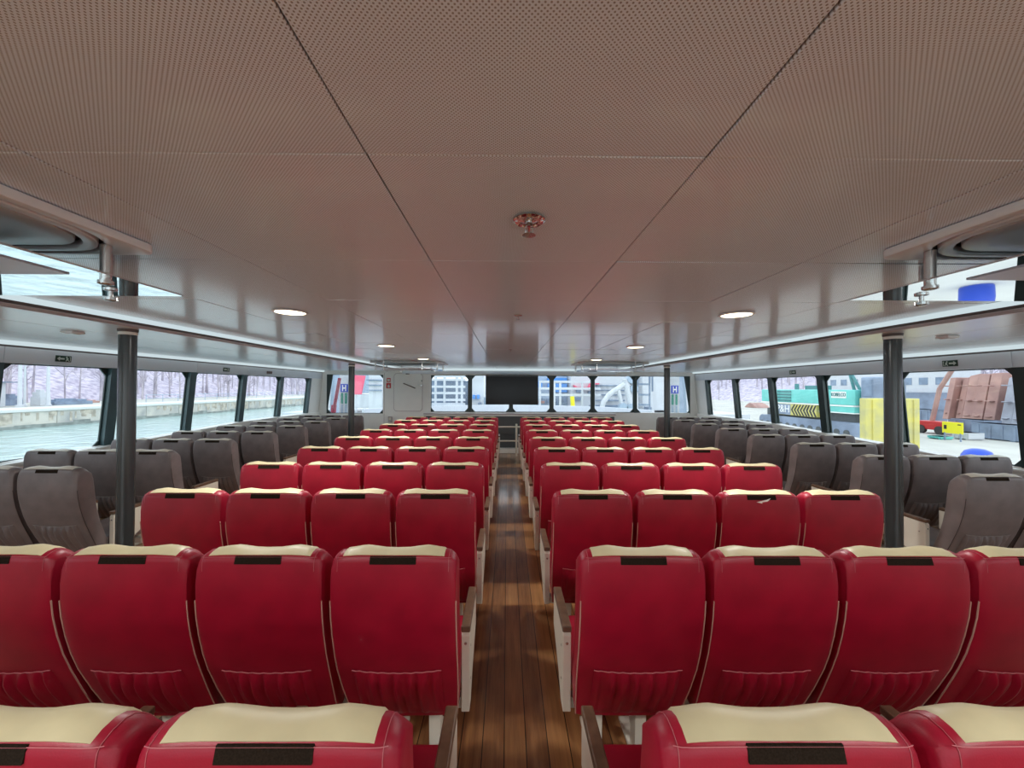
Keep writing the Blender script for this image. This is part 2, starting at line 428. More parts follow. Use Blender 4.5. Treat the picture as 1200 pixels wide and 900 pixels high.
torn['label'] = 'red leather seat with torn white scrap on its dark patch, right block'
GREY_X = [3.635, 4.135, 4.635]
GREY_Y = {-1: 3.03, 1: 2.87}
for side, sg in (('left', -1), ('right', 1)):
    for r in range(8):
        for k in range(3):
            inner, outer = ('r', 'l') if sg < 0 else ('l', 'r')
            arms = inner + outer if k == 0 else outer
            rowt = 'nearest row' if r == 0 else ('farthest row' if r == 7 else ORD[r] + ' row back')
            place = ['aisle seat', 'middle seat of three', 'seat next to window'][k]
            place_seat('grey', arms, (sg * GREY_X[k], GREY_Y[sg] + .842 * r, 0), f'brown grey leather seat along {side} windows, {rowt}, {place}', 'grey seats along the windows', .966)

# ------------------------------------------------------------------ room shell
fl = MB(); fl.box(-5.2, 5.2, YB, YF, -.06, 0)
struct(fl.build('floor', M['floor']), 'glossy brown teak plank floor running along the aisle', 'floor')
# main ceiling: panels with seams
cl = MB(); g = .0018
xs = [-XC] + [.019 + .765 * (k + .5) for k in range(-4, 4)] + [XC]
ys = [.859 + .716 * k for k in range(-6, 14) if YB < .859 + .716 * k < YF - .1]; ys = [YB] + ys + [YF]
for a in range(len(xs) - 1):
    for b in range(len(ys) - 1):
        za, zb, zc = (random.uniform(.0011, .0033), random.uniform(-.0011, .0011), random.uniform(.0011, .0033))
        x0, x1, y0, y1 = xs[a] + g, xs[a + 1] - g, ys[b] + g, ys[b + 1] - g
        zz = (za + zb, za - zb, zc - zb, zc + zb)
        cl.hexa([(x0, y0, CEIL + zz[0]), (x1, y0, CEIL + zz[1]), (x1, y1, CEIL + zz[2]), (x0, y1, CEIL + zz[3]), (x0, y0, CEIL + .012), (x1, y0, CEIL + .012), (x1, y1, CEIL + .012), (x0, y1, CEIL + .012)])
ceil_me = cl.mesh('ceiling', M['ceiling'], bevel=.002, seg=1)
ceil_me.materials.append(M['fasciadark'])
co = link('ceiling', ceil_me); struct(co, 'perforated metal panel ceiling over the red seats, brownish grey and glossy', 'ceiling')
bk = MB(); bk.box(-5.3, 5.3, YB, YF, CEIL + .0125, CEIL + .08)
bk.build('ceiling_backing', M['fasciadark'], co)
# side ceilings, fascia, led
n = 0
for side, sg in (('left', -1), ('right', 1)):
    sc = MB()
    for a, b in ((XC + .03, 3.42), (3.426, 4.16), (4.166, 4.93)):
        sc.box(sg * a, sg * b, YB, YF, SIDE, SIDE + .02)
    o = sc.build(f'ceiling_{side}', M['sideceil'], bevel=.002, seg=1)
    struct(o, f'lower pale side ceiling strip above the {side} grey seats', 'ceiling')
    f = MB(); f.box(sg * XC, sg * (XC + .03), YB, YF, SIDE + .018, CEIL - .034)
    n += 1
    o = f.build(f'trim_{n}', M['fasciadark']); struct(o, f'dark groove of the {side} ceiling edge trim', 'trim')
    lip = MB(); lip.prism([(XC - .004, SIDE - .004), (XC + .034, SIDE - .004), (XC + .034, SIDE + .03), (XC + .02, SIDE + .03), (XC - .004, SIDE + .018)],
                          lambda u, v: (sg * u, YB, v), lambda u, v: (sg * u, YF, v))
    lo = lip.build('lip', M['fascia'], o, bevel=.003)
    ls = MB(); ls.prism([(XC - .012, CEIL - .001), (XC + .03, CEIL - .001), (XC + .03, CEIL - .036), (XC - .002, CEIL - .036), (XC - .012, CEIL - .028)],
                        lambda u, v: (sg * u, YB + .05, v), lambda u, v: (sg * u, YF - .08, v))
    o = ls.build('led_strip_light', M['ledstrip']); tag(o, f'long cool white light strip along the {side} edge of the main ceiling', 'light', 'long ceiling light strips')
    ls = MB(); ls.box(sg * 4.895, sg * 4.98, YB + .05, YF - .06, SIDE - .036, SIDE)
    o = ls.build('led_strip_light', M['ledstrip']); tag(o, f'thin cool light strip above the {side} side windows', 'light', 'long ceiling light strips')
ls = MB(); ls.box(-2.82, 2.82, YF - .07, YF - .001, CEIL - .05, CEIL)
tag(ls.build('led_strip_light', M['ledstrip']), 'cool white light strip across the front wall above the television', 'light', 'long ceiling light strips')

# side walls: x of inner face as function of z (walls lean in towards the top)
def wx(z): return 4.985 + (1.93 - z) * .095
WZ0, WZ1 = .93, 1.93
PYS = {-1: [4.90 + 1.20 * k for k in range(-7, 5)], 1: [5.0 + 1.182 * k for k in range(-7, 5)]}   # pillars
PW = .06
for q in PYS.values(): q[6] = 3.75; q[5] = 2.5; q[4] = 1.25; q[3] = 0.; q[2] = -1.2; q[1] = -2.2; q[0] = -3.2
wn = 0; tn = n
def leanbox(mb, sg, y0, y1, z0, z1, d0, d1):
    mb.hexa([(sg * (wx(z0) + d0), y0, z0), (sg * (wx(z0) + d1), y0, z0), (sg * (wx(z0) + d1), y1, z0), (sg * (wx(z0) + d0), y1, z0),
             (sg * (wx(z1) + d0), y0, z1), (sg * (wx(z1) + d1), y0, z1), (sg * (wx(z1) + d1), y1, z1), (sg * (wx(z1) + d0), y1, z1)])
for side, sg in (('left', -1), ('right', 1)):
    PY = PYS[sg]
    w = MB()
    leanbox(w, sg, YB, YF, 0, WZ0, 0, .13)                 # lower wall
    leanbox(w, sg, PY[-1] + PW, YF, WZ0, WZ1, 0, .13)       # solid corner at the front
    leanbox(w, sg, YB, PY[0] - PW, WZ0, WZ1, 0, .13)
    wo = w.build(f'wall_{side}', M['white']); struct(wo, f'{side} side wall leaning inward, with a row of windows', 'wall')
    fz = MB(); edges = [YB] + [y + .05 for y in PY] + [YF]
    for a in range(len(edges) - 1):
        leanbox(fz, sg, edges[a] + .0025, edges[a + 1] - .0025, WZ1, 2.088, 0, .13)
    fz.build('frieze_panel', M['frieze'], wo, bevel=.002, seg=1)
    gp = MB(); leanbox(gp, sg, YB, YF, 2.088, SIDE + .02, .012, .13); gp.build('shadow_gap', M['fasciadark'], wo)
    sl = MB()
    def zs(y): return .915 + .14 * max(0, min(1, (y - 3.6) / 3.8))
    ky = [YB, 3.6, 5.5, 7.4, YF]
    for ya, yb in zip(ky[:-1], ky[1:]):
        a, b = wx(WZ0) - .05, wx(WZ0) + .052
        sl.hexa([(sg * a, ya, .89), (sg * b, ya, .89), (sg * b, yb, .89), (sg * a, yb, .89), (sg * a, ya, zs(ya) - .008), (sg * b, ya, zs(ya) + .006), (sg * b, yb, zs(yb) + .006), (sg * a, yb, zs(yb) - .008)])
    sl.build('window_sill', M['white'], wo, bevel=.004)
    for i, y in enumerate(PY):
        pm = MB(); pw = PW if i < len(PY) - 1 else .05
        leanbox(pm, sg, y - pw, y + pw, WZ0, WZ1, 0, .004)
        leanbox(pm, sg, y - pw + .004, y + pw - .004, WZ0, WZ1, .004, .085)
        tn += 1
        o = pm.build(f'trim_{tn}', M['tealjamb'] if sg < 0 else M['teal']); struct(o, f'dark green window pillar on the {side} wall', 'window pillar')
    for i in range(len(PY) - 1):
        y0, y1 = PY[i] + PW, PY[i + 1] - PW
        wn += 1; c = .105; cz = .115
        fr = MB()
        for (ya, yb) in ((y0, y0 + c), (y1, y1 - c)):
            for (za, zb) in ((WZ0, WZ0 + cz), (WZ1, WZ1 - cz)):
                poly = [(ya, za), (yb, za), (ya, zb)]
                fr.prism(poly, lambda u, v: (sg * (wx(v) + .052), u, v), lambda u, v: (sg * (wx(v) + .068), u, v))
        for (a, b, z0, z1) in ((y0, y0 + .012, WZ0, WZ1), (y1 - .012, y1, WZ0, WZ1), (y0, y1, WZ0, WZ0 + .012), (y0, y1, WZ1 - .012, WZ1)):
            leanbox(fr, sg, a, b, z0, z1, .055, .07)
        o = fr.build(f'window_{wn}', M['teal']); struct(o, f'side window on the {side} with cut corners in a dark frame', 'window')
        gl = MB(); leanbox(gl, sg, y0, y1, WZ0, WZ1, .071, .077); gl.build('glass', M['glass'], o)

# front wall
FW0, FW1 = 1.06, 2.045
fx = [-2.09, -1.045, .055, 1.145, 2.25, 3.39]       # pillar centres of the front window row (first is its left end)
LWX0, LWX1 = -4.86, -3.36                         # left corner window
RWX1 = 4.86
def front_box(mb, x0, x1, z0, z1, d0=0, d1=.12): mb.box(x0, x1, YF + d0, YF + d1, z0, z1)
w = MB()
front_box(w, -5.3, 5.3, -.06, FW0 - .05); front_box(w, -5.3, 5.3, FW1, CEIL + .08)
front_box(w, -5.3, LWX0, FW0 - .05, FW1); front_box(w, LWX1, fx[0], FW0 - .05, FW1); front_box(w, RWX1, 5.3, FW0 - .05, FW1)
front_box(w, fx[0], RWX1, FW0 - .05, FW0)
wf = w.build('wall_front', M['white']); struct(wf, 'pale front wall with a row of windows behind the television', 'wall')
jn = MB(); jn.box(-3.335, -3.325, YF - .004, YF, 0, FW1 + .05); jn.build('panel_joint', M['fascia'], wf)
hd = MB(); hd.box(-2.85, 2.85, YF - .03, YF - .001, FW1 + .03, CEIL - .055); hd.build('header_panel', M['frieze'], wf, bevel=.004)
for x in fx[1:]:
    p = MB(); p.box(x - .042, x + .042, YF - .01, YF + .10, FW0, FW1)
    for s2 in (-1, 1):
        for (za, zb) in ((FW0, FW0 + .12), (FW1, FW1 - .13)):
            p.prism([(x + s2 * .042, za), (x + s2 * .15, za), (x + s2 * .042, zb)], lambda u, v: (u, YF + .02, v), lambda u, v: (u, YF + .06, v))
    tn += 1
    struct(p.build(f'trim_{tn}', M['teal']), 'dark green hourglass pillar between front windows', 'window pillar')
spans = [(LWX0, LWX1, FW0 - .05, FW1 + .005)] + [((fx[i] if i == 0 else fx[i] + .042), fx[i + 1] - .042, FW0, FW1) for i in range(5)] + [(fx[5] + .042, RWX1, FW0 - .05, FW1)]
for i, (x0, x1, z0, z1) in enumerate(spans):
    wn += 1; fr = MB(); t = .014
    for (a, b, c2, d2) in ((x0, x0 + t, z0, z1), (x1 - t, x1, z0, z1), (x0, x1, z0, z0 + t), (x0, x1, z1 - t, z1)):
        fr.box(a, b, YF + .03, YF + .06, c2, d2)
    ends = []
    if i in (0, 1): ends.append((x0, 1))
    if i in (0, 6): ends.append((x1, -1))
    for (xe, s2) in ends:
        for (za, zb) in ((z0, z0 + .12), (z1, z1 - .12)):
            fr.prism([(xe, za), (xe + s2 * .11, za), (xe, zb)], lambda u, v: (u, YF + .02, v), lambda u, v: (u, YF + .06, v))
    if i in (0, 6):      # inner side slopes with the leaning side wall
        s2 = -1 if i == 0 else 1; xe = x0 if i == 0 else x1
        fr.prism([(xe, z1), (xe - s2 * .16, z1), (xe, z0)], lambda u, v: (u, YF - .005, v), lambda u, v: (u, YF + .02, v))
    o = fr.build(f'window_{wn}', M['teal'])
    where = ['at the left corner', 'next to the wall hatch', 'left of the television', 'behind the television', 'right of the television', 'second right of the television', 'at the right corner'][i]
    struct(o, f'front window {where} with cut corners', 'window')
    gl = MB(); gl.box(x0, x1, YF + .062, YF + .068, z0, z1); gl.build('glass', M['glass'], o)
# ledge + dark wainscot under the front windows
lg = MB(); lg.box(-2.25, 2.82, YF - .16, YF - .002, 1.0, 1.035)
lo = lg.build('window_ledge', M['fascia'], bevel=.006); tag(lo, 'long narrow grey window ledge under the front windows', 'ledge', kind='structure')
wp = MB(); wp.box(-2.25, 2.82, YF - .13, YF - .002, .96, .999); wp.build('ledge_band', M['white'], lo)
wn2 = MB(); wn2.box(-2.25, 2.80, YF - .10, YF - .002, .13, .96)
wd = wn2.build('dark_wainscot', M['console']); tag(wd, 'dark grey panelling below the front ledge, between the seat blocks', 'wall panel', kind='structure')
kb = MB(); kb.box(-2.3, 2.82, YF - .24, YF - .002, 0, .13)
struct(kb.build('baseboard_front', M['white'], bevel=.008), 'white plinth at the foot of the front wall', 'baseboard')

# rear wall (behind the camera): unseen wide glazing, added to let daylight in
w = MB()
for (a, b, c2, d2) in ((-5.3, -3.9, -.06, 2.3), (3.9, 5.3, -.06, 2.3), (-3.9, 3.9, 2.05, 2.3), (-3.9, 3.9, -.06, .12), (-1.3, -1.18, .12, 2.05), (1.18, 1.3, .12, 2.05)):
    w.box(a, b, YB - .12, YB, c2, d2)
wb = w.build('wall_back', M['white']); struct(wb, 'unseen rear wall with wide glazed openings added for daylight', 'wall')
gl = MB(); gl.box(-3.9, 3.9, YB - .07, YB - .064, .12, 2.05); gl.build('glass', M['glass'], wb)

# ------------------------------------------------------------------ fittings
POLE = [(-3.0, 3.01), (3.0, 3.02), (-3.0, 7.32), (3.0, 7.32)]
PN = ['near pole beside the left side aisle', 'near pole beside the right side aisle', 'far pole by the left corner window', 'far pole by the right corner window']
for (x, y), nm in zip(POLE, PN):
    r = empty('support_pole', (x, y, 0))
    p = MB(); p.tube([(0, 0, .012), (0, 0, 1.252)], .055, 28); p.tube([(0, 0, 1.256), (0, 0, SIDE - .045)], .055, 28); p.tube([(0, 0, 1.24), (0, 0, 1.27)], .0535, 28)
    p.build('shaft', M['pole'], r, smooth=40)
    MB().lathe([(.058, SIDE - .045), (.058, SIDE - .024), (.055, SIDE - .022)], n=28).build('collar', M['white'], r, smooth=40)
    MB().lathe([(.056, SIDE - .022), (.062, SIDE - .018), (.062, SIDE - .001), (.05, SIDE)], n=28).build('top_ring', M['fasciadark'], r, smooth=40)
    MB().lathe([(.09, 0), (.09, .008), (.06, .014), (.05, .014)], n=28).build('base_flange', M['steel'], r, smooth=40)
    tag(r, f'round dark grey {nm}', 'pole', 'poles along the side aisles')
# recessed downlights; rows behind the camera are unseen, added to brighten near seats
DN = {2.65: 'nearest', 4.75: 'second', 6.85: 'third'}
for sg, side in ((-1, 'left'), (1, 'right')):
    for y in (2.65, 4.75, 6.85, -.35, -2.2):
        x = sg * 1.54
        r = empty('ceiling_downlight', (x, y, CEIL))
        MB().lathe([(.096, -.001), (.112, -.002), (.114, -.006), (.100, -.010), (.094, -.006)], n=32).build('trim_ring', M['acwhite'], r, smooth=50)
        ln = MB().lathe([(.0945, -.0045), (.0945, -.0065), (.06, -.0085), (.0, -.009)][::-1] if False else [(.0945, -.003), (.0945, -.0065), (.06, -.0095), (.01, -.0105)], n=32).build('lens', M['glowwarm'], r, smooth=50)
        ln['label'] = 'glowing warm white lens'
        L = bpy.data.lights.new('downlight_lamp', 'AREA'); L.shape = 'DISK'; L.size = .17; L.energy = 17.0; L.color = (1, .98, .94); L.spread = PI * .95
        lo = bpy.data.objects.new('downlight_lamp', L); C.objects.link(lo); lo.parent = r; lo.location = (0, 0, -.014)
        lab = f'glowing round recessed downlight, {DN[y]} on the {side} side of the ceiling' if y > 0 else f'added unseen fill downlight behind the {side} seats, {"first" if y > -1 else "second"} row behind'
        tag(r, lab, 'light', 'recessed ceiling downlights')
# sprinkler near the camera and two small heads further on
def sprinkler(x, y, sc, red, label):
    r = empty('fire_sprinkler', (x, y, CEIL)); r.scale = (sc, sc, sc)
    MB().lathe([(.048, -.001), (.050, -.004), (.044, -.008), (.036, -.004), (.034, -.002)], n=32).build('escutcheon', M['chrome'], r, smooth=50)
    MB().lathe([(.033, -.0015), (.030, -.005), (.012, -.007), (.008, -.007)], n=24).build('cup', M['chrome'], r, smooth=50)
    b = MB(); b.lathe([(.009, -.006), (.009, -.020), (.006, -.022)], n=14)
    for s2 in (-1, 1): b.tube([(s2 * .008, 0, -.018), (s2 * .013, 0, -.028), (s2 * .009, 0, -.040), (0, 0, -.046)], .0022, 8)
    b.build('frame_arms', M['steel'], r, smooth=50)
    MB().tube([(0, 0, -.022), (0, 0, -.044)], .0022, 8).build('glass_bulb', M['redplastic'], r)
    d = MB(); d.lathe([(.004, -.044), (.020, -.047), (.021, -.049), (.004, -.050)], n=20)
    d.build('deflector', M['steel'], r, smooth=50)
    return tag(r, label, 'sprinkler', 'sprinklers along the ceiling centre')
sprinkler(.02, 1.18, 1.0, True, 'chrome fire sprinkler hanging from the nearest ceiling centre panel')
sprinkler(.03, 2.73, .62, False, 'small chrome sprinkler on ceiling centre between the nearest downlights')
sprinkler(.0, 5.15, .62, False, 'small chrome sprinkler on ceiling centre far down the aisle')
# air diffusers with mirror deflector plates
def rrect(hx, hy, rad, n=8):
    pts = []
    for cx, cy, a0 in ((hx - rad, hy - rad, 0), (-hx + rad, hy - rad, PI / 2), (-hx + rad, -hy + rad, PI), (hx - rad, -hy + rad, 1.5 * PI)):
        pts += [(cx + rad * math.cos(a0 + PI / 2 * k / n), cy + rad * math.sin(a0 + PI / 2 * k / n)) for k in range(n + 1)]
    return pts
def ring2(mb, A, B, z0, z1):
    a = rrect(*A); b = rrect(*B); n = len(a)
    vs = [(*p, z0) for p in a] + [(*p, z1) for p in a] + [(*p, z1) for p in b] + [(*p, z0) for p in b]; fs = []
    for i in range(n):
        j = (i + 1) % n
        fs += [(i, j, n + j, n + i), (n + i, n + j, 2 * n + j, 2 * n + i), (2 * n + i, 2 * n + j, 3 * n + j, 3 * n + i), (3 * n + i, 3 * n + j, j, i)]
    mb.add(vs, fs)
for sg, side in ((-1, 'left'), (1, 'right')):
    for y, far in ((.98, 'near'), (8.0, 'far')):
        r = empty('air_diffuser', (sg * 2.05, y, CEIL))
        # tray with a round cornered opening
        tr = MB(); ring2(tr, (.705, .46, .05), (.672, .436, .24), -.03, -.001)
        tr.build('tray_rim', M['acwhite'], r, bevel=.004, smooth=40)
        dk = MB(); dk.prism(rrect(.655, .41, .03), lambda u, v: (u, v, -.006), lambda u, v: (u, v, -.001)); dk.build('dark_cavity', M['acdark'], r)
        for A, B, z in (((.656, .420, .225), (.622, .386, .20), -.031), ((.606, .370, .185), (.46, .235, .12), -.028), ((.432, .207, .11), (.30, .10, .06), -.025)):
            m2 = MB(); ring2(m2, A, B, z, -.0065); m2.build('diffuser_ring', M['acwhite'], r, bevel=.004, smooth=40)
        gr = MB(); gr.prism(rrect(.275, .075, .05), lambda u, v: (u, v, -.02), lambda u, v: (u, v, -.0065))
        gr.build('centre_plate', M['acwhite'], r, bevel=.004, smooth=40)
        tag(r, f'white rectangular air diffuser with concentric rounded rings, {far} {side} side of ceiling', 'air vent', 'ceiling air diffusers')
        q = empty('deflector_plate', (sg * 2.05, y, CEIL))
        zp = -.14
        MB().box(-.645, .645, -.64, .64, zp, zp + .006).build('mirror_plate', M['mirror'], q)
        lw = MB(); lw.box(-.53 if sg > 0 else -.645, .645 if sg > 0 else .53, -.64, .32, zp - .004, zp)
        o = lw.build('lower_plate', M['greyfilm'], q); o['label'] = 'smaller grey plate under the mirror'
        for (dx, dy) in ((-.61, .36), (-.61, -.36), (.61, .36), (.61, -.36), (-.37, .61), (.37, .61), (-.37, -.61), (.37, -.61)):
            z0 = 0 if abs(dx) > .5 and abs(dy) > .5 else 0
            k = MB(); k.tube([(dx, dy, zp - .013), (dx, dy, -.031 if abs(dy) < .46 else -.0005)], .016 if abs(dx) > .5 else .008, 16)
            rd = k.build('rod', M['steel'], q, smooth=40)
            MB().lathe([(.014, zp - .028), (.022, zp - .025), (.022, zp - .014), (.016, zp - .0125)], c=(dx, dy, 0), n=16).build('knob', M['steel'], rd, smooth=40)
        tag(q, f'mirror deflector plate on steel rods under the {far} {side} air diffuser', 'deflector plate', 'mirror plates under the diffusers')
# small devices on the side ceilings
for sg, side in ((-1, 'left'), (1, 'right')):
    r = empty('smoke_detector', (sg * 3.55, 3.12, SIDE))
    MB().box(-.05, .05, -.05, .05, -.022, -.001).build('housing', M['acwhite'], r, bevel=.008)
    MB().box(-.03, .03, -.03, .03, -.026, -.021).build('grille', M['fascia'], r, bevel=.002)
    tag(r, f'small square detector on the {side} side ceiling near the pole', 'detector', 'small ceiling detectors')
# exit signs on the frieze
def wall_frame(sg, y, z):
    r = empty('e', (sg * (wx(z) - .0005), y, z)); return r
def exit_sign(sg, y, label):
    r = empty('exit_sign', (sg * (wx(2.005) - .001), y, 2.005)); r.rotation_euler = (0, sg * -math.atan(.095), 0)
    bo = MB(); bo.box(0, -sg * .008, -.075, .075, -.034, .034); bo.build('board', M['greensign'], r, bevel=.002)
    a = MB(); d = -sg * .0085
    def fl(poly):
        n2 = len(poly); a.prism(poly, lambda u, v: (d, u, v), lambda u, v: (d - sg * .0008, u, v))
    # arrow towards the stern, i.e. outwards in the picture; running figure behind it
    fl([(-.066, 0), (-.038, .024), (-.038, .009), (.006, .009), (.006, -.009), (-.038, -.009), (-.038, -.024)])
    fl([(.026 + .008 * math.cos(t * PI / 5), .020 + .008 * math.sin(t * PI / 5)) for t in range(10)])
    fl([(.020, .010), (.040, .012), (.046, -.004), (.038, -.006), (.058, -.024), (.050, -.028), (.034, -.012), (.026, -.026), (.016, -.026), (.026, -.006)])
    fl([(.052, .024), (.066, .024), (.066, -.026), (.060, -.026), (.060, .018), (.052, .018)])
    a.build('symbol', M['signwhite'], r)
    tag(r, label, 'exit sign', 'green exit signs on the wall')
exit_sign(-1, 4.30, 'small dark green exit sign with arrow above the nearest left window')
exit_sign(-1, 6.78, 'small dark green exit sign with arrow above the third left window')
exit_sign(1, 4.33, 'small dark green exit sign with arrow above the nearest right window')
exit_sign(1, 6.74, 'small dark green exit sign with arrow above the third right window')
o = MB(); o.box(0, .012, -.085, .085, -.026, .026)
bp_ = o.build('wall_plate', M['brown'], bevel=.004); bp_.location = (-(wx(2.0) - .0005), 8.0, 2.005); bp_.rotation_euler = (0, math.atan(.095), 0); tag(bp_, 'small brown rectangular plate above the left windows', 'wall plate')
# television
def fpx(px, Y): return (px - 594.5) / 451 * Y + CAMX
tv = empty('television', (.075, 9.98, 1.66))
MB().box(-.68, .68, -.03, .03, -.385, .385).build('housing', M['black'], tv, bevel=.008)
MB().box(-.668, .668, -.033, -.0305, -.372, .345).build('screen', M['screen'], tv)
MB().box(-.66, .66, -.034, -.0305, .352, .362).build('top_edge', M['pole'], tv)
b = MB(); b.box(-.05, .05, .03, .306, -.10, .10); b.box(-.25, .25, .028, .05, -.16, .16); b.build('wall_bracket', M['black'], tv)
tag(tv, 'large black flat television hanging in front of the middle front windows', 'television')
# wall hatch on the front wall
h = empty('wall_hatch', (-2.69, YF, 1.62))
def rr2(x0, x1, z0, z1, r, n=6):
    return [(x + (x0 + x1) / 2, z + (z0 + z1) / 2) for x, z in rrect((x1 - x0) / 2, (z1 - z0) / 2, r, n)]
MB().prism(rr2(-.385, .385, -.55, .47, .09), lambda u, v: (u, -.010, v), lambda u, v: (u, -.0005, v)).build('hatch_surround', M['fascia'], h)
MB().prism(rr2(-.372, .372, -.537, .457, .08), lambda u, v: (u, -.022, v), lambda u, v: (u, -.0105, v)).build('hatch_panel', M['white'], h, bevel=.004)
k = MB(); k.tube([(-.12, -.05, .20), (.20, -.05, .07)], .013, 10); k.tube([(.18, -.05, .078), (.18, -.02, .078)], .012, 8); k.tube([(-.10, -.05, .192), (-.10, -.02, .192)], .012, 8)
k.build('handle_bar', M['fasciadark'], h, smooth=40)
k = MB(); k.box(.345, .375, -.05, -.02, .12, .16); k.box(.345, .375, -.05, -.02, .24, .29); k.box(.25, .375, -.04, -.022, .15, .165); k.build('latch', M['steel'], h)
k = MB(); k.lathe([(.05, -.02), (.05, .0), (.02, .0)], c=(-.01, -.04, .46), n=14); k.build('closer', M['fasciadark'], h)
tag(h, 'pale wall hatch with rounded corners and a dark slanting handle, left of the front windows', 'hatch')
# fire signs on the front wall
r = empty('fire_sign', (-3.215, YF, 1.76))
MB().box(-.062, .062, -.006, -.0005, -.075, .065).build('board', M['redsign'], r)
a = MB()
a.prism([(-.02, -.055), (.024, -.055), (.036, -.03), (.026, .0), (.012, .045), (.004, .01), (-.012, .02), (-.028, -.02)], lambda u, v: (u, -.0075, v), lambda u, v: (u, -.0062, v)); a.build('flame_symbol', M['signwhite'], r)
tag(r, 'small red fire sign with white flame beside the wall hatch', 'sign')
r = empty('notice_plate', (-3.215, YF, 1.90))
MB().box(-.05, .05, -.006, -.0005, -.05, .06).build('board', M['redsign'], r)
MB().box(-.032, .032, -.0075, -.0062, -.032, .035).build('print', M['signwhite'], r)
tag(r, 'small red and white notice plate above the red fire sign', 'sign')
r = empty('socket_box', (-3.16, YF, .86))
MB().box(-.05, .05, -.05, -.0005, -.075, .075).build('housing', M['fascia'], r, bevel=.006); MB().box(-.03, .03, -.054, -.05, -.02, .05).build('cover', M['arm'], r, bevel=.003)
tag(r, 'small grey socket box low on the front wall under the fire sign', 'socket box')
# low railing at the end of the aisle
r = empty('low_railing', (0, 9.72, 0))
def tb(p, q, rad=.02): return MB().tube([p, q], rad, 14)
for z in (.725, .37): tb((-1.05, 0, z), (.32, 0, z)).build('rail', M['arm'], r, smooth=40)
for x in (-1.03, .19):
    tb((x, 0, 0), (x, 0, .80), .026).build('post', M['arm'], r, smooth=40)
tag(r, 'low white tube railing at the far end of the aisle', 'railing')

# ------------------------------------------------------------------ outside
def at(px, py, Y): return ((px - 594.5) / 451 * Y + CAMX, Y, CAMZ - (py - 455) / 451 * Y)
GZ, QZ, WZ = -1.40, -.97, -3.23
w = MB(); w.box(-56, 6.5, -60, 260, WZ - .3, WZ); tag(w.build('water', M['water']), 'green harbour water outside the left windows', 'water', kind='structure')
# left quay
qy = MB(); qy.box(-61, -56, -60, 260, WZ - 1, QZ - .35)
for k in range(54): qy.box(-56.5, -55.92, -58 + 5.9 * k, -58 + 5.9 * k + 5.82, WZ - .9, QZ - .36)
qo = qy.build('quay_wall', M['quay'])
wb2 = MB(); rg = random.Random(4)
for k in range(160):
    ya = -58 + 2. * k; wb2.box(-56, -55.89, ya, ya + 2., WZ - .9, WZ + .35 + rg.uniform(-.12, .25))
wb2.build('wet_band', M['wet'], qo)
sk = MB()
for k in range(260):
    ya = rg.uniform(20, 200); zt = QZ - .37 - rg.uniform(0, .2); sk.box(-56, -55.905 + rg.uniform(0, .012), ya, ya + rg.uniform(.1, .8), zt - rg.uniform(.3, 1.5), zt)
sk.build('rust_streaks', M['streak'], qo)
qo['x'] = 1; del qo['x']; struct(qo, 'stained concrete quay wall across the water on the left', 'quay')
k = MB(); k.box(-61.2, -55.75, -60, 260, QZ - .35, QZ); k.build('quay_kerb', M['kerb'], qo, bevel=.05)
g2 = MB(); g2.box(-95, -61, -60, 260, QZ - 1, QZ); struct(g2.build('quay_ground', M['ground']), 'pale ground behind the left quay', 'ground')
def hill(name, xa, xb, ya, yb, h, z0, sg):
    rng = random.Random(11); nx, ny = 14, 60; vs = []
    for a in range(nx + 1):
        for b in range(ny + 1):
            t = a / nx; x = xa + (xb - xa) * t; y = ya + (yb - ya) * b / ny
            vs.append((x, y, z0 + h * (t ** .8) * (.85 + .2 * math.sin(y * .05) + .08 * math.sin(y * .17)) + rng.uniform(-.4, .4) * t * 2))
    n3 = ny + 1; m = MB(); m.add(vs, [(a * n3 + b, a * n3 + b + 1, (a + 1) * n3 + b + 1, (a + 1) * n3 + b) for a in range(nx) for b in range(ny)])
    return m.build(name, M['hill'], smooth=60)
struct(hill('hillside', -78, -130, -40, 260, 26, QZ - .3, -1), 'purple grey wooded hillside beyond the left quay', 'hill')
struct(hill('hillside', 62, 120, -20, 260, 26, GZ - .3, 1), 'purple grey wooded hillside beyond the yard on the right', 'hill')
def woods(name, label, xr, yr, n3, z0f, seed):
    rng = random.Random(seed); m = MB()
    for _ in range(n3):
        x = rng.uniform(*xr); y = rng.uniform(*yr); z = z0f(x); hh = rng.uniform(6, 11)
        lean = Vector((rng.uniform(-.5, .5), rng.uniform(-.5, .5), 0))
        m.tube([(x, y, z - 1.5), (x + lean.x * .5, y + lean.y * .5, z + hh * .5), (x + lean.x, y + lean.y, z + hh)], rng.uniform(.14, .26), 5, .04, cap=False)
        for b in range(11):
            f = rng.uniform(.25, .95); p = Vector((x, y, z)) + lean * f + Vector((0, 0, hh * f)); a = rng.uniform(0, 2 * PI); l = hh * rng.uniform(.15, .34) * (1.1 - f * .6)
            q = p + Vector((math.cos(a) * l, math.sin(a) * l, l * rng.uniform(.5, 1.3)))
            m.tube([p, q], .06, 3, .02, cap=False)
            for c2 in range(2):
                s3 = p.lerp(q, rng.uniform(.4, .9)); m.tube([s3, s3 + Vector((rng.uniform(-1, 1), rng.uniform(-1, 1), rng.uniform(.2, 1.2)))], .03, 3, .012, cap=False)
    tag(m.build(name, M['trunk']), label, 'trees', kind='stuff')
woods('bare_woodland', 'bare winter woodland on the slope beyond the left quay', (-112, -74), (30, 215), 520, lambda x: QZ + 26 * max(0, (-x - 78) / 52) ** .8, 5)
woods('bare_woodland', 'bare winter woodland on the slope beyond the right yard', (60, 95), (25, 210), 360, lambda x: GZ + 26 * max(0, (x - 62) / 58) ** .8, 6)
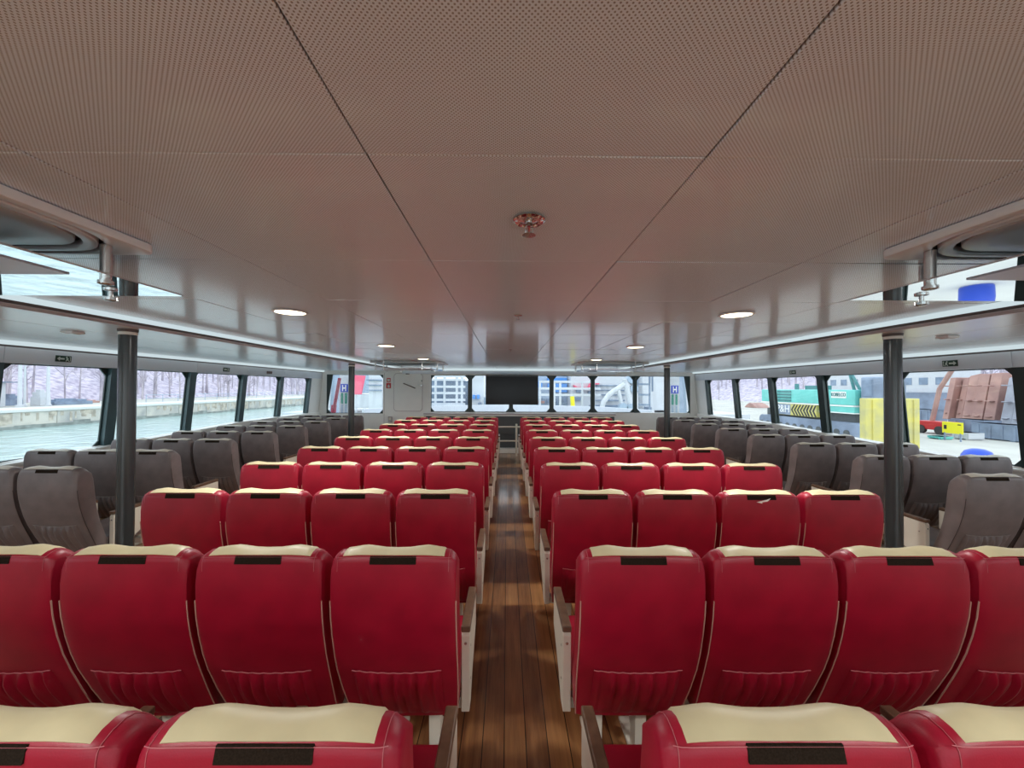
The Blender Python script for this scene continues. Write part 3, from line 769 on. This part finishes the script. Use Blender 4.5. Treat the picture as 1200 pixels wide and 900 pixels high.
# things on the left quay
def quaypost(px, X, h, r1, label, grp=None):
    x = X; Y = X * 451 / (px - 594.5)
    r = MB(); r.tube([(0, 0, 0), (0, 0, h)], r1, 10, r1 * .7); r.lathe([(r1 * 1.8, 0), (r1 * 1.8, .25), (r1, .3)], n=10)
    for z in range(1, int(h), 2): r.tube([(-r1 * 1.2, 0, z), (-r1 * 2.4, 0, z)], .03, 6)
    o = r.build('quay_mast', M['vessel'], smooth=40); o.location = (x, Y, QZ); tag(o, label, 'mast', grp)
quaypost(27.5, -62, 9, .22, 'thick white mast standing on the left quay, leftmost of three', 'white masts on the left quay')
quaypost(33, -62.5, 9, .13, 'slim white mast on the left quay, middle of three', 'white masts on the left quay')
quaypost(60, -61.5, 9, .20, 'white mast on the left quay, rightmost of three', 'white masts on the left quay')
r = empty('quay_hut', (-66.0, 49.05, QZ))
MB().box(-1.2, 1.2, -3.5, 1.05, 0, 3.1).build('walls', M['vessel'], r, bevel=.03); MB().box(-1.35, 1.9, -3.7, 1.9, 3.1, 3.24).build('roof', M['shipgrey'], r); MB().box(1.2, 1.23, -1.2, -.3, 0, 2.0).build('door', M['vesselblue'], r)
tag(r, 'white hut with flat overhanging roof on the left quay', 'hut')
for i, (px, Y, a, b, z, mt, lb) in enumerate(((84, 57, .9, 5., .9, 'shipgrey', 'long blue grey stack of steel on the left quay'), (52, 53, .7, 1.2, 2.2, 'vessel', 'pale winch block between masts on the left quay'), (18, 53, .8, 1.4, 1.6, 'bluegrey', 'dark blue crate beside the white hut on the left quay'), (100, 62, .6, 4.2, .55, 'rust', 'low reddish beam pile at the end of the left quay'))):
    o = MB(); x = (px - 594.5) / 451 * Y + CAMX
    o.box(-a, a, -b / 2, b / 2, 0, z * .55); o.box(-a * .8, a * .7, -b * .42, b * .38, z * .55, z * .85); o.box(-a * .4, a * .5, -b * .3, b * .12, z * .85, z)
    o = o.build('quay_stack', M[mt], bevel=.03); o.location = (x, Y, QZ); tag(o, lb, 'stack')
fp = MB()
for k in range(34):
    y = 66 + 3.2 * k; fp.tube([(-61.6, y, 0), (-61.6, y, 1.3)], .05, 6)
for z in (.65, 1.25): fp.tube([(-61.6, 66, z), (-61.6, 66 + 3.2 * 33, z)], .04, 6)
o = fp.build('quay_fence', M['vesselblue']); o.location = (0, 0, QZ); tag(o, 'thin pale rail fence along the far part of the left quay', 'fence')

# right yard
g2 = MB(); g2.box(7.2, 64, -40, 200, GZ - .4, GZ); struct(g2.build('yard_ground', M['ground']), 'pale concrete yard outside the right windows', 'ground')
# green crane body, side faces the boat (plane x = 30)
X0 = 22.
def yx(px, X=X0): return X * 451 / (px - 594.5)
cr = empty('crawler_crane', (X0, 28, GZ))
def cy(px): return yx(px) - 28
yA, yB, yC = cy(1003), cy(962), cy(893)      # near end, mid, far end
MB().box(0, 3., yA, yC, 2.10, 3.10).build('machine_house', M['turq'], cr, bevel=.05)
lv = MB()
for k in range(4): lv.box(-.04, .02, cy(928), cy(912), 2.17 + .23 * k, 2.31 + .23 * k)
lv.build('louvre', M['turqdark'], cr)
MB().box(-.06, 3.05, yA, yC, 2.00, 2.09).build('white_line', M['letter'], cr)
MB().box(-.02, 3., yA, yB, 1.62, 2.00).build('lower_step', M['turq'], cr, bevel=.03)
MB().box(-.07, 3.05, yA, yB, 1.55, 1.62).build('white_sill', M['letter'], cr)
MB().box(-.10, 3.05, cy(959), cy(905), 1.12, 1.98).build('counterweight', M['yellow'], cr, bevel=.02)
ch = MB(); ya, yb = cy(929), cy(958)     # chevrons pointing to the stern
nb = 8; L_ = ya - yb; st = L_ / nb; zm = 1.55
for k in range(nb):
    c0 = ya - st * (k + .1); wv = st * .5; sh = st * (1.0 if k < 5 else .8)
    for z0, z1 in ((1.14, zm), (1.96, zm)):
        ch.prism([(c0 - sh, z0), (c0 - sh - wv, z0), (c0 - wv, z1), (c0, z1)], lambda u, v: (-.112, u, v), lambda u, v: (-.101, u, v))
ch.build('chevron_marking', M['blackp'], cr)
cb = MB(); cb.box(.2, 2.2, cy(1022), cy(1006), 1.6, 3.9); cb.build('cab', M['bluegrey'], cr, bevel=.08)
MB().box(.17, .21, cy(1020), cy(1008), 2.7, 3.7).build('cab_window', M['shipgrey'], cr)
tk = MB(); tk.prism(rr2(yA - .6, yC, 0, .98, .4), lambda u, v: (-.2, u, v), lambda u, v: (.7, u, v)); tk.prism(rr2(yA - .6, yC, 0, .98, .4), lambda u, v: (2.3, u, v), lambda u, v: (3.2, u, v)); tk.build('crawler_track', M['bluegrey'], cr, smooth=40)
up = MB(); up.box(.3, 2.7, yA + .3, yC - .3, .5, 1.54)
for k in range(12): up.tube([(-.24, yA + (yC - yA) * (k + .5) / 12, .3), (-.19, yA + (yC - yA) * (k + .5) / 12, .3)], .22, 14)
up.build('undercarriage', M['console'], cr, smooth=40)
rf = MB(); rf.box(.6, 1.6, cy(950), cy(935), 3.1, 3.4); rf.tube([(1, cy(920), 3.05), (1, cy(920), 3.55)], .15, 10); rf.tube([(1., cy(985), 3.05), (1, cy(978), 4.6)], .09, 8); rf.tube([(1., cy(992), 3.05), (1, cy(978), 4.6)], .09, 8)
rf.build('roof_gear', M['turqdark'], cr)
def text(txt, size, parent, loc, rot, mat, name='lettering', ext=.01, sx=1.):
    cu = bpy.data.curves.new(name, 'FONT'); cu.body = txt; cu.size = size; cu.extrude = ext; cu.align_x = 'CENTER'; cu.align_y = 'CENTER'
    cu.materials.append(mat)
    tmp = bpy.data.objects.new(name, cu); C.objects.link(tmp); bpy.context.view_layer.update()
    me = bpy.data.meshes.new_from_object(tmp.evaluated_get(bpy.context.evaluated_depsgraph_get())); me.name = name
    bpy.data.objects.remove(tmp); bpy.data.curves.remove(cu)
    o = bpy.data.objects.new(name, me); C.objects.link(o); o.parent = parent; o.location = loc; o.rotation_euler = rot; o.scale = (sx, 1, 1)
    return o
RT = Matrix(((0, 0, -1), (-1, 0, 0), (0, 1, 0))).to_euler()
MB().box(-.111, -.1, cy(928.5), cy(911), 1.14, 1.96).build('letter_panel', M['bluegrey'], cr)
text('P&H', .82, cr, (-.125, cy(920), 1.56), RT, M['letter'], ext=.012, sx=.98)
MB().box(-.03, .0, cy(993), cy(975.5), 2.55, 2.98).build('name_board', M['letter'], cr)
text('KOBELCO', .34, cr, (-.045, cy(984.2), 2.765), RT, M['turqdark'], ext=.012, sx=.72)
tag(cr, 'green crawler crane with P&H lettering and black yellow chevrons in the right yard', 'crane')
# yellow steel plate
ypl = empty('yellow_barrier', (19.1, 19, GZ))
MB().box(-1.35, 1.35, 0, .35, 0, 2.68).build('panel', M['yellow'], ypl, bevel=.03)
o = MB()
for x in (-1.0, -.3, .35, 1.05): o.box(x - .04, x + .04, -.06, .0, .02, 2.6)
o.build('rib', M['yellow'], ypl)
tag(ypl, 'tall worn yellow steel panel standing in the yard behind the near right pole', 'panel')
# rusty blocks
def rblock(pxa, pxb, X, top_py, label, mat, seed, n3=4):
    rng = random.Random(seed)
    r = empty('steel_block', (X, (yx(pxa, X) + yx(pxb, X)) / 2, GZ)); y0 = r.location.y
    ztop = CAMZ - (top_py - 456) / 451 * y0 - GZ
    ya, yb = yx(pxb, X) - y0, yx(pxa, X) - y0
    for k in range(n3):
        a = ya + (yb - ya) * k / n3; b = ya + (yb - ya) * (k + 1) / n3
        m = MB(); d = rng.uniform(-.2, .3); m.hexa([(d, a + .06, .75), (4, a + .06, .75), (4, b - .06, .75), (d, b - .06, .75), (d + .7, a + .06, ztop * rng.uniform(.97, 1.01)), (4, a + .06, ztop), (4, b - .06, ztop), (d + .7, b - .06, ztop * rng.uniform(.96, 1.01))])
        for q in range(3): m.box(d - .05, d + .3, a + .2, b - .2, 1.2 + q * 1.1, 1.28 + q * 1.1)
        m.build('plate_section', M[mat], r, bevel=.03)
    MB().box(.4, 3.6, ya, yb, 0, .75).build('support_base', M['bluegrey'], r)
    tag(r, label, 'steel block')
rblock(1126, 1171, 34, 436, 'tall rusty brown ship hull section in plates, right yard', 'rust', 1, 3)
rblock(1108, 1126, 36, 441, 'slanting reddish hull section left of the tall rusty one', 'rust', 2, 2)
rblock(1171, 1205, 33, 438, 'grey hull section at the right end of the yard', 'greyblock', 3, 2)
# ships / white deckhouse behind
dh = empty('moored_ship', (47, 46.5, GZ))
MB().box(-1, 3, -8, 12, 0, 2.8).build('hull', M['bluegrey'], dh); MB().box(-.4, 2.6, -6.5, 10, 2.8, 5.2).build('deckhouse', M['vessel'], dh, bevel=.05)
wv = MB()
for k in range(9): wv.box(-.45, -.38, -5.8 + 1.7 * k, -5.8 + 1.7 * k + .9, 3.7, 4.5)
wv.build('window_row', M['shipgrey'], dh)
rl = MB()
for z in (5.6, 6.0, 6.4): rl.tube([(-.3, -6.4, z), (-.3, 9.8, z)], .05, 6)
for k in range(10): rl.tube([(-.3, -6.4 + 1.8 * k, 5.2), (-.3, -6.4 + 1.8 * k, 6.4)], .05, 6)
rl.build('railing', M['vessel'], dh)
ms = MB(); ms.tube([(0, -1.5, 0), (0, -1.5, 7.4)], .16, 8); ms.tube([(0, 4, 5), (0, 4, 7.2)], .1, 8); ms.build('mast', M['vessel'], dh)
tag(dh, 'white moored ship with rows of windows behind the right yard', 'ship')
# red small crane
rc = empty('boom_lift', (30.5, 27.2, GZ))
b = MB(); b.box(-.5, .6, -.9, .9, .3, .9); b.build('chassis', M['redplastic'], rc, bevel=.05)
b = MB()
for y in (-.6, .6): b.tube([(-.55, y, .3), (-.35, y, .3)], .3, 14)
b.build('wheel', M['blackp'], rc)
b = MB(); b.tube([(0, .3, .9), (0, -.2, 3.2), (0, -1.5, 5.4)], .14, 8); b.build('boom', M['rust'], rc)
tag(rc, 'red boom lift leaning beside the rusty hull section', 'lift')
# yellow sign, blue dome, clutter row
ys_ = empty('yellow_sign', (27.2, 23.4, GZ)); 
MB().box(-.02, .02, -.56, .56, .45, 1.15).build('board', M['yellowb'], ys_, bevel=.02)
b = MB(); b.box(-.03, -.02, .30, .45, .7, .95); b.box(-.03, -.02, -.45, -.28, .98, 1.04); b.build('print', M['blackp'], ys_)
b = MB(); b.box(-.03, .03, -.45, -.39, 0, .5); b.box(-.03, .03, .39, .45, 0, .5); b.build('stand', M['bluegrey'], ys_)
tag(ys_, 'bright yellow sign board standing in the right yard', 'sign')
o = MB().lathe([(.40, 0), (.44, .05), (.45, .45), (.42, .70), (.33, .86), (.18, .94), (.03, .96)], n=28).build('dome_tank', M['deepblue'], smooth=50)
o.location = (17.3, 14.1, GZ); tag(o, 'blue dome topped tank on the yard just outside the nearest right window', 'tank')
for i, (px, X, a, b, z, mt, lb) in enumerate(((1146, 32.2, .6, 1.9, 1.1, 'bluegrey', 'dark blue container at the foot of the rusty hull section'), (1180, 31, .6, 2.4, 1.0, 'bluegrey', 'dark blue crate row at the foot of the grey hull section'), (1087, 39, .8, 2.2, 1.3, 'bluegrey', 'blue grey crate left of the red lift'), (1104, 27.5, .4, .8, .18, 'turq', 'low turquoise tray on the ground beside the yellow sign'), (1137, 29, .5, .9, .45, 'vessel', 'small white box right of the yellow sign'))):
    Y = yx(px, X); o = MB(); o.box(-a, a, -b / 2, b / 2, .06, z); o.box(-a * 1.02, a * 1.02, -b * .51, b * .51, z * .92, z)
    for q in range(4): o.box(-a - .04, -a, -b / 2 + b * (q + .3) / 4, -b / 2 + b * (q + .5) / 4, .06, z * .9)
    o.box(-a, a, -b * .4, -b * .3, 0, .06); o.box(-a, a, b * .3, b * .4, 0, .06)
    o = o.build('yard_crate', M[mt], bevel=.02); o.location = (X, Y, GZ); tag(o, lb, 'crate')
o = MB(); o.prism([(-1.6, 0), (1.8, 0), (1.2, .5), (.4, .85), (-.3, .7), (-1., .4)], lambda u, v: (-.8, u, v), lambda u, v: (1.5, u, v))
o = o.build('earth_pile', M['rust'], bevel=.1); o.location = (42, yx(886, 42), GZ + 0); tag(o, 'reddish heap at the far end of the right yard', 'heap')

# ahead of the boat: own foredeck and a white vessel moored ahead
fd = MB(); fd.prism([(-5.2, 10.45), (5.2, 10.45), (4.9, 13), (3.6, 15.6), (0, 17), (-3.6, 15.6), (-4.9, 13)], lambda u, v: (u, v, .0), lambda u, v: (u, v, .62))
struct(fd.build('foredeck', M['vessel']), 'white foredeck of the ferry outside the front windows', 'deck')
bul = MB()
pts = [(-4.9, 13), (-3.6, 15.55), (0, 16.9), (3.6, 15.55), (4.9, 13)]
for (a, b) in zip(pts[:-1], pts[1:]):
    d = Vector((b[0] - a[0], b[1] - a[1], 0)).normalized(); nn = Vector((-d.y, d.x, 0)) * .06
    A, B = Vector((*a, 0)), Vector((*b, 0))
    bul.hexa([A - nn + Vector((0, 0, .6)), B - nn + Vector((0, 0, .6)), B + nn + Vector((0, 0, .6)), A + nn + Vector((0, 0, .6)), A - nn + Vector((0, 0, .98)), B - nn + Vector((0, 0, .98)), B + nn + Vector((0, 0, .98)), A + nn + Vector((0, 0, .98))])
tag(bul.build('bow_bulwark', M['vessel'], bevel=.01), 'white bulwark around the bow outside the front windows', 'bulwark', kind='structure')
# side wings of the bulwark (pale blue ribbed panels) and the H marker boards
for sg, side in ((-1, 'left'), (1, 'right')):
    r = empty('bulwark_wing', (sg * 5.02, 11.2, .62))
    def lx(z, d=0): return sg * (-.13 * z / 2.2 + d - .1) if True else 0
    m = MB(); m.hexa([(lx(0, .15), -.2, 0), (lx(0, .21), -.2, 0), (lx(0, .21), .8, 0), (lx(0, .15), .8, 0), (lx(1.75, .15), -.2, 1.75), (lx(1.75, .21), -.2, 1.75), (lx(1.75, .21), .8, 1.75), (lx(1.75, .15), .8, 1.75)])
    m.build('panel', M['vesselblue'], r)
    for k in range(4):
        b = MB(); z = .3 + .42 * k; b.box(lx(z, .15), lx(z, .02), .05, .09, z, z + .03); b.tube([(lx(z, .02), .07, z + .02), (lx(z, .02), .07, z + .10)], .03, 8); b.build('bracket', M['vessel'], r)
    tag(r, f'pale blue ribbed bulwark wing outside the {side} corner window', 'bulwark', 'bulwark wings at the bow')
    mk = empty('marker_board', (sg * (4.67 if sg < 0 else 4.73), 10.95, .62))
    MB().box(-.14, .14, -.0, .03, 0, 1.58).build('board', M['vessel'], mk, bevel=.004)
    MB().box(-.105, .105, -.008, -.0005, .95, 1.18).build('blue_square', M['logoblue'], mk)
    t = MB(); t.box(-.055, -.03, -.014, -.0085, .98, 1.15); t.box(.03, .055, -.014, -.0085, .98, 1.15); t.box(-.03, .03, -.014, -.0085, 1.045, 1.085); t.build('letter_h', M['letter'], mk)
    for x in (-.06, .05): 
        s_ = MB(); s_.prism(rr2(x - .03, x + .03, .62, .93, .028), lambda u, v: (u, -.008, v), lambda u, v: (u, -.0005, v)); s_.build('green_bar', M['logogreen'], mk)
        s_ = MB(); s_.box(x - .025, x + .025, -.006, -.0005, .2, .60); s_.build('grey_bar', M['vesselblue'], mk)
    tag(mk, f'white board with blue H square and green bars outside the {side} corner window', 'sign', 'H marker boards at the bow')
# red leaning pole + red sign at left corner
o = MB(); a = at(391.5, 484, 10.72); b = at(398.5, 444, 10.72); o.tube([(a[0], 10.72, .62), a, b], .045, 10); o.tube([a, (a[0] + .02, 10.72, a[2] + .2)], .07, 10)
tag(o.build('boat_hook', M['maroon'], smooth=40), 'dark red leaning pole outside the left corner window', 'pole')
r = empty('red_sign', (0, 13.6, .62)); p0 = at(405, 440, 13.6); p1 = at(428.5, 441, 13.6); p2 = at(424, 463, 13.6); p3 = at(411, 463, 13.6)
MB().prism([(p[0], p[2] - .62) for p in (p0, p1, p2, p3)], lambda u, v: (u, 0, v), lambda u, v: (u, .04, v)).build('panel', M['pinkred'], r)
MB().tube([(p2[0] - .2, .06, 0), (p2[0] - .2, .06, 1.2)], .03, 8).build('post', M['vessel'], r)
tag(r, 'faded red sign panel on the foredeck outside the left corner window', 'sign')

# the vessel ahead
Y1 = 20.
def P1(px, py, Y=Y1): return at(px, py, Y)
vs_ = empty('white_vessel', (0, Y1, 0))
def vb(px0, px1, py0, py1, d0, d1, nm, mt, bev=.02):
    a = P1(px0, py1); b = P1(px1, py0); m = MB(); m.box(a[0], b[0], d0, d1, a[2], b[2]); return m.build(nm, M[mt], vs_, bevel=bev)
hm = MB(); hm.box(-12, 13, .6, 14, WZ, .35); hm.build('hull', M['vessel'], vs_)
vb(430, 446, 432, 480, .3, 3, 'deckhouse', 'vessel'); vb(372, 446, 464, 480, 1, 3, 'deck_wall', 'vessel'); vb(372, 446, 436, 462, 2, 5, 'upper_wall', 'vesselblue')
vb(490, 548, 446, 478, 1.2, 4, 'wheelhouse', 'shipgrey'); vb(490, 548, 430, 440, 1.0, 4, 'wheelhouse_roof', 'vessel'); vb(548, 566, 430, 480, .6, 3, 'mast_housing', 'vessel')
vb(500, 560, 477, 482, -.5, .8, 'deck_edge', 'vesselblue')
for py in (441.5, 445, 453.5, 461, 469, 474):
    a = P1(488, py); b = P1(545, py); MB().box(a[0], b[0], .1, .22, a[2] - .06, a[2] + .06).build('rail', M['vessel'], vs_)
for px in (510, 520.5, 535, 541):
    a = P1(px, 478); b = P1(px, 430); MB().tube([(a[0], .16, a[2]), (a[0], .16, b[2])], .07, 8).build('stanchion', M['vessel'], vs_)
for px in (553, 558):
    vb(px, px + 3.5, 463, 468, .35, .6, 'locker', 'blue')
vb(566, 630, 466, 480, .8, 3, 'deck_gear', 'vesselblue'); vb(630, 676, 430, 478, 3, 6, 'far_deckhouse', 'vesselblue')
vb(648, 674, 441, 446, 2.6, 3, 'blue_canopy', 'blue'); vb(648, 674, 448.5, 454.5, 2.6, 3, 'blue_panel', 'blue'); vb(628, 641, 446, 454, 2.6, 3, 'blue_panel', 'blue'); vb(656, 674, 457, 460, 2.6, 3, 'blue_panel', 'blue')
vb(628.5, 631.5, 451, 473, 1.6, 2., 'red_post', 'pinkred'); vb(634, 642, 471, 474, 1.6, 2., 'orange_float', 'rust')
for py in (447, 455, 462.5):
    a = P1(632, py); b = P1(705, py); MB().box(a[0], b[0], .1, .2, a[2] - .06, a[2] + .06).build('rail', M['vessel'], vs_)
for px in (633, 650, 657, 683, 697):
    a = P1(px, 478); b = P1(px, 447); MB().tube([(a[0], .15, a[2]), (a[0], .15, b[2])], .06, 8).build('stanchion', M['vessel'], vs_)
a = P1(670.5, 478); b = P1(669.5, 464); MB().tube([(a[0], -.3, a[2]), (b[0], -.3, b[2])], .11, 10).build('yellow_post', M['yellowb'], vs_)
vb(676, 760, 432, 480, 2.0, 6, 'superstructure', 'vessel'); 
for k, (px0, px1, py0, py1) in enumerate(((683, 692, 456, 460), (698, 706, 458, 462), (676, 690, 466, 470), (700, 740, 476, 480), (716, 730, 469, 471), (704, 714, 452, 455))): vb(px0, px1, py0, py1, 1.8, 2.1, 'dark_opening', 'shipgrey')
m = MB(); m.add([(*P1(679, 451)[:1], 1.7, P1(679, 451)[2])], [])
for poly in ([(679, 450.5), (684, 453), (697, 453), (697, 454.5), (680, 454.5)], [(697.5, 453), (701, 447), (712, 448), (711, 449.5), (703, 450), (700, 454.5)]):
    pp = [(P1(u, v)[0], P1(u, v)[2]) for u, v in poly]; MB().prism(pp, lambda u, v: (u, 1.65, v), lambda u, v: (u, 1.98, v)).build('red_swoosh', M['pinkred'], vs_)
def arm(pts, rad, Y=-.6): 
    MB().tube([(P1(u, v)[0], Y, P1(u, v)[2]) for u, v in pts], rad, 10).build('davit_arm', M['vessel'], vs_, smooth=40)
arm([(701.5, 480), (704, 470), (711, 461), (720, 455), (731, 448), (738, 444)], .13)
arm([(729, 444), (731.5, 455), (734, 468), (736, 478)], .17); arm([(720, 453), (723, 465), (726, 476)], .10); arm([(733, 443), (738, 450), (741, 462), (741, 478)], .12)
for px, py, rr in ((738, 455, .2), (726, 476, .22), (735, 477, .24), (735, 444, .22)):
    p = P1(px, py); MB().tube([(p[0], -.8, p[2]), (p[0], -.45, p[2])], rr, 16).build('sheave', M['vesselblue'], vs_, smooth=40)
lad = MB(); 
for px in (750, 764.5):
    a = P1(px, 480); b = P1(px, 440); lad.box(a[0] - .04, a[0] + .04, .3, .38, a[2], b[2])
for py in (449.5, 462, 474): a = P1(750, py); b = P1(764.5, py); lad.box(a[0], b[0], .3, .36, a[2] - .05, a[2] + .05)
lad.build('ladder', M['shipgrey'], vs_)
a = P1(767.5, 458); b = P1(767.5, 440); MB().tube([(a[0], .3, a[2]), (a[0], .3, b[2])], .05, 8).build('antenna', M['shipgrey'], vs_)
vb(765, 830, 432, 482, 1.5, 5, 'aft_house', 'vessel'); vb(766, 771, 477, 482, .8, 1.4, 'winch', 'bluegrey')
wr = MB()
for k in range(7):
    p = P1(636 + 5.6 * k, 474); q = P1(636 + 5.6 * k + 3.4, 468.5); wr.box(p[0], q[0], 2.85, 3.05, p[2], q[2])
wr.build('window_row', M['shipgrey'], vs_)
pl = MB()
for py in (451, 457, 463, 470): a = P1(708, py); b = P1(746, py); pl.box(a[0], b[0], 1.9, 2.02, a[2] - .03, a[2] + .03)
for py in (446, 452, 458): a = P1(428, py); b = P1(446, py); pl.box(a[0], b[0], .2, .32, a[2] - .03, a[2] + .03)
pl.build('plating_seam', M['shipgrey'], vs_)
for px in (560, 583, 608):
    vb(px, px + 4, 472, 479, .2, .5, 'bollard', 'bluegrey')
vb(676, 714, 478.5, 482, .0, .8, 'deck_edge', 'bluegrey')
tag(vs_, 'white vessel with railings and davits moored ahead of the front windows', 'vessel')

# ------------------------------------------------------------------ sky, camera
W = bpy.data.worlds.new('sky'); S.world = W; W.use_nodes = True; nt = W.node_tree; nt.nodes.clear()
out = nt.nodes.new('ShaderNodeOutputWorld'); bg = nt.nodes.new('ShaderNodeBackground'); nt.links.new(bg.outputs[0], out.inputs[0])
tc = nt.nodes.new('ShaderNodeTexCoord'); sp = nt.nodes.new('ShaderNodeSeparateXYZ'); nt.links.new(tc.outputs['Generated'], sp.inputs[0])
rp = nt.nodes.new('ShaderNodeValToRGB'); nt.links.new(sp.outputs[2], rp.inputs[0])
rp.color_ramp.elements[0].position = 0; rp.color_ramp.elements[0].color = (.92, .95, 1, 1)
rp.color_ramp.elements[1].position = .7; rp.color_ramp.elements[1].color = (.78, .88, 1, 1)
nt.links.new(rp.outputs[0], bg.inputs[0]); bg.inputs[1].default_value = 1.75

cam = bpy.data.cameras.new('camera'); co_ = bpy.data.objects.new('camera', cam); C.objects.link(co_)
cam.sensor_width = 36; cam.lens = 451 / 1200 * 36; cam.clip_start = .05; cam.clip_end = 600
cam.shift_x = 2.75 / 1200
yaw, pitch, roll = math.atan(2.75 / 451), math.atan(5 / 451), .0045
co_.matrix_world = Matrix.Translation((CAMX, 0, CAMZ)) @ (Matrix.Rotation(-yaw, 4, 'Z') @ Matrix.Rotation(PI / 2 + pitch, 4, 'X') @ Matrix.Rotation(roll, 4, 'Z'))
S.camera = co_
S.view_settings.view_transform = 'Standard'; S.view_settings.look = 'None'; S.view_settings.gamma = 1; S.view_settings.use_curve_mapping = False
S.view_settings.exposure = 0.45
S.cycles.max_bounces = 10; S.cycles.diffuse_bounces = 8; S.cycles.glossy_bounces = 5; S.cycles.transparent_max_bounces = 12; S.cycles.transmission_bounces = 6
S.cycles.caustics_reflective = False; S.cycles.caustics_refractive = False; S.cycles.sample_clamp_indirect = 6
S.cycles.use_denoising = True
